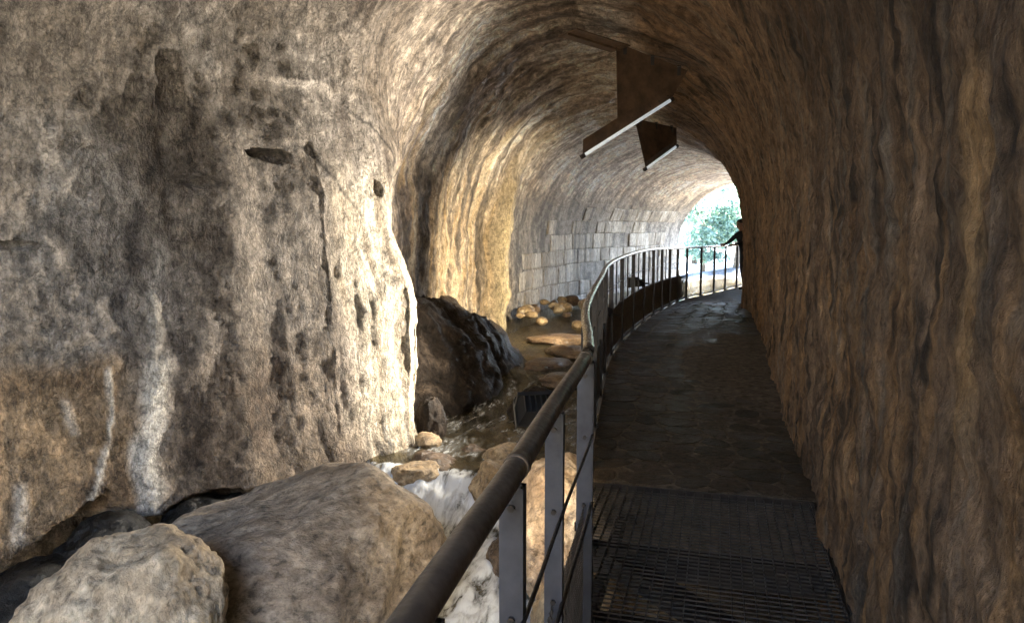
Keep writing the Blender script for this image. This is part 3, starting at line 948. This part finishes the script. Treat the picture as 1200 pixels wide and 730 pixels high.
for i in range(nrow):
    for j in range(ncol):
        cs = [gridpt(i, j), gridpt(i + 1, j), gridpt(i + 1, j + 1), gridpt(i, j + 1)]
        # rounded outline: two points near each corner
        ring = []
        m = (sum(c[0] for c in cs) / 4, sum(c[1] for c in cs) / 4)
        for q in range(4):
            a, b_, c = cs[q - 1], cs[q], cs[(q + 1) % 4]
            for o_, t in ((a, 0.24), (c, 0.24)):
                tt = t + rnd.uniform(-0.06, 0.08)
                ring.append((b_[0] + (o_[0] - b_[0]) * tt, b_[1] + (o_[1] - b_[1]) * tt))
        zt = rnd.uniform(-0.0012, 0.002)
        vs = []
        for lvl, sh, zz in ((0, 0.95, -0.02), (1, 0.945, zt - 0.003), (2, 0.90, zt)):
            for (s, t) in ring:
                s2, t2 = m[0] + (s - m[0]) * sh, m[1] + (t - m[1]) * sh
                x, y = path_pt(s2, t2)
                vs.append((x, y, float(zpath(y)) + zz))
        fs = [(l * 8 + q, l * 8 + (q + 1) % 8, (l + 1) * 8 + (q + 1) % 8, (l + 1) * 8 + q) for l in (0, 1) for q in range(8)]
        fs.append(tuple(16 + q for q in range(8)))
        obj('paving_stone', mesh_from('paving_stone', vs, fs, M_PAVE), path)

# ------------------------------------------------------------------ metal grating in front of it, with the beams that carry it
th0 = float(_TH[_i0])
gr = thing('metal_grating', 'dark open metal grating walkway in front of the stone path', 'grating', (float(to_xy(0.0, 0)[0]), float(to_xy(0.0, 0)[1]), 0.0), -th0)
# local frame: +Y runs along the wall, -X towards the stream
G1 = 4.36
def gl(s):
    return float(nedge(s))
n0 = -0.02
while n0 < 1.32:
    n1 = max(n0, 0.02)
    s0 = -2.0
    ss = np.arange(-2.0, G1, 0.05)
    okk = [q for q in ss if gl(q) > n1 + 0.015]
    if okk:
        MB().bar((-n1, okk[0], -0.018), (-n1, G1, -0.018), 0.004, 0.028).build('bearing_bar', M_GRATE, gr)
    n0 += 0.05
s = -1.9
cb = None
while s < G1 - 0.03:
    w = gl(s)
    MB().bar((-0.02, s, -0.007), (-w, s, -0.007), 0.0045, 0.007).build('cross_bar', M_GRATE, gr)
    s += 0.04
edge = [(-gl(q), q, -0.02) for q in np.linspace(-2, G1, 16)]
fr = MB()
for a_, b2 in zip(edge[:-1], edge[1:]):
    fr.bar(a_, b2, 0.012, 0.06)
fr.build('edge_frame', M_DKSTEEL, gr)
MB().bar((-0.005, -2, -0.02), (-0.005, G1, -0.02), 0.01, 0.05).build('edge_frame', M_DKSTEEL, gr)
MB().bar((-0.005, G1 + 0.008, -0.02), (-gl(G1), G1 + 0.008, -0.02), 0.012, 0.05).build('edge_frame', M_DKSTEEL, gr)
for q in (3.58, 2.86, 1.9, 0.9, -0.2):
    MB().bar((0.15, q, -0.11), (-gl(q) - 0.05, q, -0.11), 0.09, 0.13).build('cross_beam', M_DKSTEEL, gr)
MB().bar((-1.05, 3.55, -0.12), (-0.20, 2.7, -0.12), 0.10, 0.10).build('diagonal_brace', M_DKSTEEL, gr)
MB().bar((-1.12, -2.0, -0.24), (-1.12, 4.38, -0.24), 0.05, 0.10).build('side_beam', M_DKSTEEL, gr)

# ------------------------------------------------------------------ railing
rl = thing('railing', 'metal railing with round handrail, flat posts and wire mesh along the walkway', 'railing', (0.285, 2.85, 0))
def rloc(p):
    return (p[0] - 0.285, p[1] - 2.85, p[2])
CORNER = 4 * 24
HR = 1.10
RCL = np.concatenate([[0], np.cumsum(np.linalg.norm(np.diff(_RC, axis=0), axis=1))])
def rin(l, z, off=0.03):
    p = Vector(rpt(l, z))
    d = Vector(rpt(l + 0.02, z)) - Vector(rpt(l - 0.02, z))
    return p + Vector((d.y, -d.x, 0)).normalized() * off
def rpt(l, z):
    x, y = float(np.interp(l, RCL, _RC[:, 0])), float(np.interp(l, RCL, _RC[:, 1]))
    return rloc((x, y, z + float(zpath(y))))
LC = float(RCL[CORNER])
LEND = float(RCL[-1])
MB().tube([rpt(l, HR) for l in np.linspace(0.0, LC, 20)], 0.026, 14).build('handrail', M_RAIL, rl, True)
MB().tube([rpt(l, HR) for l in np.linspace(LC + 0.005, LEND, 160)], 0.024, 14).build('handrail', M_RAIL2, rl, True)
for l in (0.85, 2.2, LC - 0.04):
    MB().tube([rpt(l - 0.02, HR), rpt(l + 0.02, HR)], 0.0285, 14).build('joint_collar', M_RAIL, rl, True)
def post(l, w, t, bottom=-0.16, mat=M_POST, top=HR - 0.02, nm='post'):
    a_, b2 = rpt(l, bottom), rpt(l, top)
    d = Vector(rpt(l + 0.02, 0)) - Vector(rpt(l - 0.02, 0))
    side = Vector((d.y, -d.x, 0)).normalized()
    pm = MB().bar(a_, b2, w, t, up=side)
    if t > 0.04:
        e = side * (t / 2)
        dd = Vector((d.x, d.y, 0)).normalized()
        pm.bar(Vector(a_) + e - dd * 0.012, Vector(b2) + e - dd * 0.012, 0.036, 0.006, up=side)
    po = pm.build(nm, mat, rl)
    if t > 0.04 and bottom < 0:
        bp = MB()
        p0 = Vector(rpt(l, 0.006))
        bp.bar(p0 - dd * 0.05, p0 + dd * 0.05, 0.10, 0.010)
        bp.build('base_plate', mat, po)
        bo = MB()
        for i_, j_ in ((-1, -1), (1, -1), (1, 1), (-1, 1)):
            q = p0 + dd * (0.035 * i_) + side * (0.038 * j_)
            bo.tube([q, q + Vector((0, 0, 0.016))], 0.007, 6)
        for z_ in (0.52, 0.79, 1.03):
            q = Vector(rpt(l, z_)) - dd * (w / 2)
            bo.tube([q, q - dd * 0.008], 0.008, 6)
        tag(bo.build('bolt', M_DKSTEEL, po), kind='stuff')
def l_at_y(y):
    return float(np.interp(y, _RC[:, 1], RCL))
for y in (0.35, 0.95, 1.48, 2.07):
    post(l_at_y(y), 0.012, 0.052)
post(LC, 0.06, 0.06)
l = LC + 1.0
posts = [LC]
while l < LEND:
    posts.append(l)
    post(l, 0.014, 0.05, mat=M_DKSTEEL)
    l += 1.0
for l in [p + 0.5 for p in posts[1:12]]:
    post(l, 0.012, 0.018, bottom=0.5, mat=M_DKSTEEL, nm='baluster')
for z, r in ((0.80, 0.0055), (0.53, 0.007)):
    MB().tube([rin(l, z) for l in np.linspace(0, LC - 0.02, 24)], r, 6).build('mid_rail', M_DKSTEEL, rl, True)
    MB().tube([rpt(l, z) for l in np.linspace(LC, LEND, 120)], r, 6).build('mid_rail', M_DKSTEEL, rl, True)
MB().tube([rpt(l, 0.02) for l in np.linspace(0, LC, 24)], 0.008, 6).build('mid_rail', M_DKSTEEL, rl, True)
MB().tube([rpt(l, 0.04) for l in np.linspace(LC, LEND, 120)], 0.010, 6).build('mid_rail', M_DKSTEEL, rl, True)
def wire_panel(l0, l1, z0, z1, step, r):
    mb = MB()
    h = z1 - z0
    # chain link: two families of slanting wires
    k = l0 - h
    while k < l1:
        for sgn in (1, -1):
            a0, b0 = k, k + h
            za, zb = (z0, z1) if sgn > 0 else (z1, z0)
            ta, tb = 0.0, 1.0
            if a0 < l0:
                ta = (l0 - a0) / h
            if b0 > l1:
                tb = (l1 - a0) / h
            if tb - ta > 0.02:
                mb.tube([rpt(a0 + ta * h, za + (zb - za) * ta), rpt(a0 + tb * h, za + (zb - za) * tb)], r, 4, False)
        k += step
    mb.build('mesh_panel', M_WIRE, rl)
ys = [l_at_y(q) for q in (0.35, 0.95, 1.48, 2.07)] + [LC]
for a_, b2 in zip(ys[:-1], ys[1:]):
    wire_panel(a_, b2, 0.03, 0.52, 0.034, 0.0015)
for i, (a_, b2) in enumerate(zip(posts[:-1], posts[1:])):
    wire_panel(a_, b2, 0.0, 0.52, 0.024 if i < 6 else 0.04, 0.0017 if i < 6 else 0.0035)

# ------------------------------------------------------------------ floodlights on the stream side of the railing
FLOOD_W = 30
def floodlight(loc, aim, label, watts, size=1.0, color=(1.0, 0.80, 0.52), spread=110):
    t = thing('floodlight', label, 'floodlight', loc, 0, 'floodlights along the railing')
    q = (Vector(aim) - Vector(loc)).to_track_quat('-Z', 'Y')
    def rot(o):
        o.rotation_mode = 'QUATERNION'
        o.rotation_quaternion = q
        return o
    w, h, d = 0.24 * size, 0.17 * size, 0.10 * size
    mb = MB()
    # tapered housing open towards -Z
    f0 = [(-w / 2, -h / 2, -d), (w / 2, -h / 2, -d), (w / 2, h / 2, -d), (-w / 2, h / 2, -d)]
    b0 = [(-w / 3, -h / 3, 0.02), (w / 3, -h / 3, 0.02), (w / 3, h / 3, 0.02), (-w / 3, h / 3, 0.02)]
    mb.add(f0 + b0, [(4, 5, 6, 7), (0, 1, 5, 4), (1, 2, 6, 5), (2, 3, 7, 6), (3, 0, 4, 7)])
    rot(mb.build('housing', M_LAMPBODY, t))
    fins = MB()
    for k in range(6):
        fins.box(-w / 3 + k * w * 0.13, 0, 0.03, 0.006, h * 0.62, 0.04)
    rot(fins.build('cooling_fin', M_LAMPBODY, t))
    vis = MB()
    vis.bar((-w / 2, h / 2 + 0.002, -d), (w / 2, h / 2 + 0.002, -d), 0.08 * size, 0.004, up=(0, 1, 0))
    vis.bar((-w / 2 - 0.002, -h / 2, -d - 0.01), (-w / 2 - 0.002, h / 2, -d - 0.01), 0.06 * size, 0.004, up=(1, 0, 0))
    vis.bar((w / 2 + 0.002, -h / 2, -d - 0.01), (w / 2 + 0.002, h / 2, -d - 0.01), 0.06 * size, 0.004, up=(1, 0, 0))
    rot(vis.build('visor', M_LAMPBODY, t))
    gl_ = MB().box(0, 0, -d + 0.012, w * 0.9, h * 0.9, 0.004)
    rot(gl_.build('lens', M_LENS, t))
    yk = MB()
    yk.bar((-w / 2 - 0.012, 0, -0.02), (-w / 2 - 0.012, 0, 0.13), 0.02, 0.006, up=(1, 0, 0))
    yk.bar((w / 2 + 0.012, 0, -0.02), (w / 2 + 0.012, 0, 0.13), 0.02, 0.006, up=(1, 0, 0))
    yk.bar((-w / 2 - 0.012, 0, 0.13), (w / 2 + 0.012, 0, 0.13), 0.02, 0.006, up=(0, 0, 1))
    rot(yk.build('yoke', M_LAMPBODY, t))
    if watts:
        ld = bpy.data.lights.new('lamp', 'SPOT')
        ld.energy = watts
        ld.spot_size = R_(spread)
        ld.spot_blend = 0.7
        ld.shadow_soft_size = 0.05
        ld.color = color
        lo = bpy.data.objects.new('lamp', ld)
        link(lo, t)
        rot(lo)
        lo.location = q @ Vector((0, 0, -d - 0.03))
    return t
M_LENS = plain_material('lit_lens', (0.8, 0.75, 0.6), 0.2, 0.0, ((1.0, 0.80, 0.52), 2.0))
floodlight((0.15, 4.15, 0.60), (-0.1, 5.9, -1.0), 'black floodlight on the near stretch of the railing aimed down at the stream', 3, 1.0, spread=95)
floodlight((1.08, 8.6, 0.62), (-1.6, 8.0, 1.5), 'black floodlight on the railing where it curves, opposite the cream buttress', 85, 0.9, (1.0, 0.91, 0.78), 138)
floodlight((1.95, 11.6, 0.72), (-0.7, 14.3, 0.9), 'black floodlight on the far part of the railing, opposite the ochre flowstone', 75, 0.9, (1.0, 0.84, 0.58), 95)

# ------------------------------------------------------------------ rusted sheet canopies hung from the vault
def canopy(P0, P1, H0, H1, width, label, plate):
    """trough from P0 to P1; plate: outline of the hanger sheet"""
    t = thing('drip_canopy', label, 'canopy', P0, 0, 'rusted sheets hung from the vault')
    o = Vector(P0)
    a_, b2 = Vector(P0) - o, Vector(P1) - o
    d = (b2 - a_).normalized()
    back = Vector((0.12, 0.98, 0)).normalized()
    up = Vector((0, 0, 1))
    # sloping tray: bottom front edge a-b, rising back
    v = []
    for p in (a_, b2):
        v += [p, p + up * width * 0.55 - back * 0.02, p + up * width * 0.55 - back * 0.02 + back * 0.012, p + back * 0.012]
    MB().add(v, [(0, 1, 2, 3), (7, 6, 5, 4), (0, 4, 5, 1), (1, 5, 6, 2), (2, 6, 7, 3), (3, 7, 4, 0)]).build('tray', M_RUST, t)
    MB().tube([a_ - up * 0.026 - back * 0.01, b2 - up * 0.026 - back * 0.01], 0.024, 10).build('glow_strip', M_EDGE, t, True)  # edge strip with added glow
    cp = MB()
    for p_ in (a_, b2):
        cp.bar(p_ - up * 0.026 - back * 0.01 - d * 0.03, p_ - up * 0.026 - back * 0.01 + d * 0.03, 0.055, 0.055)
        cp.bar(p_ + up * 0.0, p_ - up * 0.04, 0.03, 0.02, up=back)
    cp.build('strip_holder', M_DKSTEEL, t)
    pl = [Vector(q) - o for q in plate]
    n = len(pl)
    nn = (pl[1] - pl[0]).cross(pl[2] - pl[0]).normalized() * 0.012
    vs = [p + nn for p in pl] + [p - nn for p in pl]
    fs = [tuple(range(n)), tuple(range(2 * n - 1, n - 1, -1))] + [(k, (k + 1) % n, n + (k + 1) % n, n + k) for k in range(n)]
    MB().add(vs, fs).build('hanger_sheet', M_RUST, t)
    for k in (0.12, 0.5, 0.88):
        q = pl[0].lerp(pl[1], k)
        bk = MB().bar(q + up * 0.02 - back * 0.03, q + up * 0.02 - back * 0.03 - up * 0.14, 0.05, 0.006, up=back)
        bk.bar(q + up * 0.0 - back * 0.08, q - back * 0.02, 0.05, 0.006)
        bk.build('bracket', M_DKSTEEL, t)
    fl_ = MB()
    for i0, i1 in ((0, 3), (1, 2)):
        fl_.bar(pl[i0] - back * 0.03, pl[i1] - back * 0.03, 0.012, 0.05, up=back)
    fl_.build('folded_flange', M_RUST, t)
    bo = MB()
    for k in range(6):
        q = pl[3].lerp(pl[2], (k + 0.5) / 6) + up * 0.05
        bo.tube([q - back * 0.012, q - back * 0.03], 0.012, 6)
    tag(bo.build('bolt', M_DKSTEEL, t), kind='stuff')
    return t
canopy((0.983, 10.6, 2.585), (2.32, 11.2, 3.446), 0, 0, 0.36, 'larger rusted sheet canopy under the vault, a white strip with added glow along its lower edge',
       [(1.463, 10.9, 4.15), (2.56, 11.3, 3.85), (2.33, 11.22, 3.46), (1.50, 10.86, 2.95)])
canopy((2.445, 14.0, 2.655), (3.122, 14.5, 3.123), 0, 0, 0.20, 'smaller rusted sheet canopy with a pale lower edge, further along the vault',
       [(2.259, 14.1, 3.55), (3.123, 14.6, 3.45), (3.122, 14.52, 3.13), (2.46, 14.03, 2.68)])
t = thing('drip_sheet', 'thin dark sheet flat against the crown of the vault beside the larger canopy', 'metal sheet', (0.75, 10.5, 4.19))
MB().bar((0, 0, 0.0), (0.78, 0.42, -0.12), 0.45, 0.014).build('sheet', M_RUST, t)
MB().bar((0, 0, -0.02), (0.78, 0.42, -0.14), 0.03, 0.03).build('batten', M_RUST, t)

# ------------------------------------------------------------------ the person leaning to the railing at the far end
M_JACKET = plain_material('dark_jacket', (0.015, 0.016, 0.022), 0.8)
M_TROUS = plain_material('dark_trousers', (0.02, 0.022, 0.03), 0.8)
M_SKIN = plain_material('skin', (0.32, 0.18, 0.12), 0.55)
M_HAIR = plain_material('dark_hair', (0.012, 0.009, 0.007), 0.6)
M_SHOE = plain_material('dark_shoes', (0.01, 0.01, 0.01), 0.5)
def person(loc, rz, label):
    V, E, Rd = [], [], []
    def pt(p, r, parent=None):
        V.append(p)
        Rd.append(r)
        if parent is not None:
            E.append((parent, len(V) - 1))
        return len(V) - 1
    pel = pt((0, 0, 0.93), 0.150)
    wa = pt((0.04, 0, 1.08), 0.135, pel)
    ch = pt((0.11, 0, 1.27), 0.150, wa)
    up = pt((0.15, 0, 1.40), 0.105, ch)
    nk = pt((0.19, 0, 1.49), 0.056, up)
    hb = pt((0.22, 0, 1.56), 0.080, nk)
    hm = pt((0.235, 0, 1.63), 0.098, hb)
    pt((0.235, 0, 1.72), 0.075, hm)
    ns = pt((0.345, 0, 1.61), 0.016, hm)
    for sg in (-1, 1):
        pt((0.225, sg * 0.102, 1.625), 0.018, hm)     # ear
        hp = pt((0, sg * 0.10, 0.86), 0.105, pel)
        kn = pt((0.05 + 0.05 * sg, sg * 0.115, 0.48), 0.066, hp)
        cf = pt((0.01 + 0.06 * sg, sg * 0.12, 0.32), 0.062, kn)
        an = pt((-0.02 + 0.07 * sg, sg * 0.12, 0.09), 0.042, cf)
        he = pt((0.02 + 0.07 * sg, sg * 0.125, 0.045), 0.043, an)
        pt((0.16 + 0.07 * sg, sg * 0.14, 0.035), 0.034, he)
        sh = pt((0.14, sg * 0.185, 1.385), 0.070, up)
        el = pt((0.36, sg * 0.23, 1.20), 0.046, sh)
        wr = pt((0.57, sg * 0.17, 1.135), 0.030, el)
        pm = pt((0.625, sg * 0.16, 1.135), 0.034, wr)
        kx = pt((0.66, sg * 0.157, 1.137), 0.032, pm)
        for k, ln in enumerate((0.026, 0.032, 0.029, 0.021)):
            y = sg * (0.16 + (k - 1.5) * 0.019)
            f1 = pt((0.70, y, 1.142), 0.0095, kx)
            f2 = pt((0.70 + ln, y, 1.122), 0.009, f1)
            pt((0.70 + ln * 0.8, y, 1.092), 0.008, f2)
        t1 = pt((0.64, sg * 0.115, 1.11), 0.011, pm)
        pt((0.675, sg * 0.105, 1.088), 0.009, t1)
    me = bpy.data.meshes.new('person')
    me.from_pydata(V, E, [])
    o = bpy.data.objects.new('person', me)
    COL.objects.link(o)
    md = o.modifiers.new('skin', 'SKIN')
    md.use_smooth_shade = True
    for i, sv in enumerate(me.skin_vertices[0].data):
        sv.radius = (Rd[i], Rd[i] * (1.25 if i in (0, 1, 2) else 1.0))
        sv.use_root = (i == 0)
    o.modifiers.new('sub', 'SUBSURF').render_levels = 2
    o.modifiers['sub'].levels = 2
    dg = bpy.context.evaluated_depsgraph_get()
    m2 = bpy.data.meshes.new_from_object(o.evaluated_get(dg))
    o.modifiers.clear()
    o.data = m2
    m2.materials.clear()
    for m in (M_JACKET, M_TROUS, M_SKIN, M_SHOE):
        m2.materials.append(m)
    for p in m2.polygons:
        c = p.center
        p.use_smooth = True
        p.material_index = 2 if (c.z > 1.47 or c.x > 0.56) else (0 if c.z > 0.90 else (1 if c.z > 0.10 else 3))
    o.location = loc
    o.rotation_euler = (0, 0, rz)
    tag(o, label, 'person')
    # hair and facial features ride on the head
    v, f = ico(3)
    h = v * np.array([0.108, 0.103, 0.10]) + np.array([0.222, 0, 1.665])
    keep = [q for q in f if np.mean([h[i][2] - 0.55 * (h[i][0] - 0.222) for i in q]) > 1.632]
    used = sorted({i for q in keep for i in q})
    mp = {k: i for i, k in enumerate(used)}
    obj('hair', mesh_from('hair', [h[i] for i in used], [tuple(mp[i] for i in q) for q in keep], M_HAIR, True), o)
    for sg in (-1, 1):
        obj('eye', mesh_from('eye', ico(1)[0] * 0.011 + np.array([0.327, sg * 0.034, 1.635]), ico(1)[1], M_HAIR, True), o)
    obj('mouth', mesh_from('mouth', ico(1)[0] * np.array([0.008, 0.024, 0.006]) + np.array([0.318, 0, 1.575]), ico(1)[1], plain_material('lips', (0.25, 0.09, 0.08)), True), o)
    return o
person((5.83, 18.72, float(zpath(18.7))), R_(207), 'person in dark clothes leaning from the wall with both hands on the railing')

# ------------------------------------------------------------------ outside the far mouth: hillside and trees in sunlight
LEAFS = [leaf_material('leaf_green', (0.06, 0.11, 0.10), (0.11, 0.16, 0.155)), leaf_material('leaf_pale', (0.075, 0.12, 0.115), (0.12, 0.17, 0.165))]
M_BARK = rock_material('bark', (0.05, 0.035, 0.025), (0.09, 0.065, 0.045), (0.14, 0.11, 0.08), 4.0, 0.9, (1, 1, 0.2))
gx, gy = np.meshgrid(np.concatenate([np.linspace(-400, -20, 12), np.linspace(-15, 70, 60), np.linspace(80, 400, 12)]),
                     np.concatenate([np.linspace(29.5, 80, 60), np.linspace(90, 600, 16)]), indexing='ij')
hz = -1.1 + 16 * sstep(52, 92, gy + 0.0 * gx) + 0.6 * fbm(gx * 0.2, gy * 0.2, 1.1, 4) * sstep(30, 40, gy) + 20 * sstep(80, 300, gy)
tag(obj('hillside', grid_mesh('hillside', np.stack([gx, gy, hz], -1), M_BOUNCE)), 'sunlit hillside outside the far mouth of the tunnel', kind='structure')
def hill_z(x, y):
    return -1.1 + 16 * float(sstep(52, 92, y))
def tree(x, y, h, rad, seed, label, mat, leaves=5200):
    z0 = hill_z(x, y) - 0.2
    t = thing('tree', label, 'tree', (x, y, z0), 0, 'trees outside the far tunnel mouth')
    rs = np.random.RandomState(seed)
    mb = MB()
    top = Vector((rs.normal() * 0.2, rs.normal() * 0.2, h * 0.85))
    mb.tube([Vector((0, 0, 0)), top * 0.35 + Vector((0.1, 0, 0)), top * 0.7, top], [0.16 * h / 5, 0.12 * h / 5, 0.07 * h / 5, 0.02], 8)
    cl = []
    for k in range(16):
        a = rs.rand() * 6.28
        zz = h * (0.25 + 0.7 * rs.rand())
        rr = rad * (0.35 + 0.65 * rs.rand()) * math.sqrt(max(0.1, 1 - ((zz / h - 0.55) / 0.6) ** 2))
        c = Vector((math.cos(a) * rr, math.sin(a) * rr, zz))
        mb.tube([Vector((top.x * zz / h * 0.6, top.y * zz / h * 0.6, zz * 0.7)), c * 0.6 + Vector((0, 0, zz * 0.36)), c], [0.05 * h / 5, 0.03 * h / 5, 0.008], 5)
        cl.append(c)
    mb.build('trunk', M_BARK, t, True)
    cc = np.array(cl)[rs.randint(0, len(cl), leaves)] + rs.normal(size=(leaves, 3)) * np.array([rad, rad, h * 0.2]) * 0.22
    d1 = rs.normal(size=(leaves, 3))
    d1 /= np.linalg.norm(d1, axis=1)[:, None]
    d2 = np.cross(d1, rs.normal(size=(leaves, 3)))
    d2 /= np.linalg.norm(d2, axis=1)[:, None]
    L = (0.09 + 0.10 * rs.rand(leaves))[:, None]
    vs = np.stack([cc - d1 * L, cc + d2 * L * 0.45, cc + d1 * L, cc - d2 * L * 0.45], 1).reshape(-1, 3)
    fs = [(4 * i, 4 * i + 1, 4 * i + 2, 4 * i + 3) for i in range(leaves)]
    obj('crown', mesh_from('crown', vs, fs, mat), t)
    return t
for k, (x, y, h, rad, lab) in enumerate(((11.2, 44.0, 4.6, 2.0, 'pale green tree nearest the far tunnel mouth, left of the person'),
                                        (14.6, 49.0, 6.8, 2.7, 'taller green tree behind the handrail at the far tunnel mouth'),
                                        (17.0, 55.0, 8.0, 3.2, 'green tree deeper in the daylight beyond the far tunnel mouth'),
                                        (12.6, 52.0, 6.8, 2.8, 'bushy tree against the left edge of the far tunnel mouth'),
                                        (15.2, 43.0, 4.2, 1.9, 'low tree close to the right edge of the far tunnel mouth'),
                                        (15.6, 62.0, 9.0, 3.8, 'tall tree on the slope outside the tunnel'))):
    tree(x, y, h, rad, 200 + k, lab, LEAFS[k % 2])

# ------------------------------------------------------------------ the open gorge behind the viewer
def cliff(name, pts, z0, z1, lean, label, seed):
    P = catmull(np.array(pts, float), 20)
    zz = np.linspace(0, 1, 40)
    d = np.gradient(P, axis=0)
    d /= np.linalg.norm(d, axis=1)[:, None]
    nn = np.stack([d[:, 1], -d[:, 0]], 1)
    A = P[:, None, :] - nn[:, None, :] * (lean * zz[None, :, None])
    Zc = np.broadcast_to(z0 + (z1 - z0) * zz[None, :], A.shape[:2])
    dd = 0.5 * fbm(A[..., 0] * 0.5 + seed, A[..., 1] * 0.5, Zc * 0.5, 4)
    A = A + nn[:, None, :] * dd[..., None]
    return tag(obj(name, grid_mesh(name, np.concatenate([A, Zc[..., None]], -1), M_CLIFF)), label, kind='structure')
r0 = to_xy(MOUTH - 0.1, -0.35)
l0 = to_xy(MOUTH - 0.1, 7.3)
cliff('cliff', [(float(l0[0]), float(l0[1])), (-8.6, -5), (-9.2, -9), (-8.5, -13), (-5, -16), (0, -16.5), (4, -15)], -2.4, 8, 2.5, 'sunlit limestone cliff of the gorge behind the tunnel mouth', 3.0)
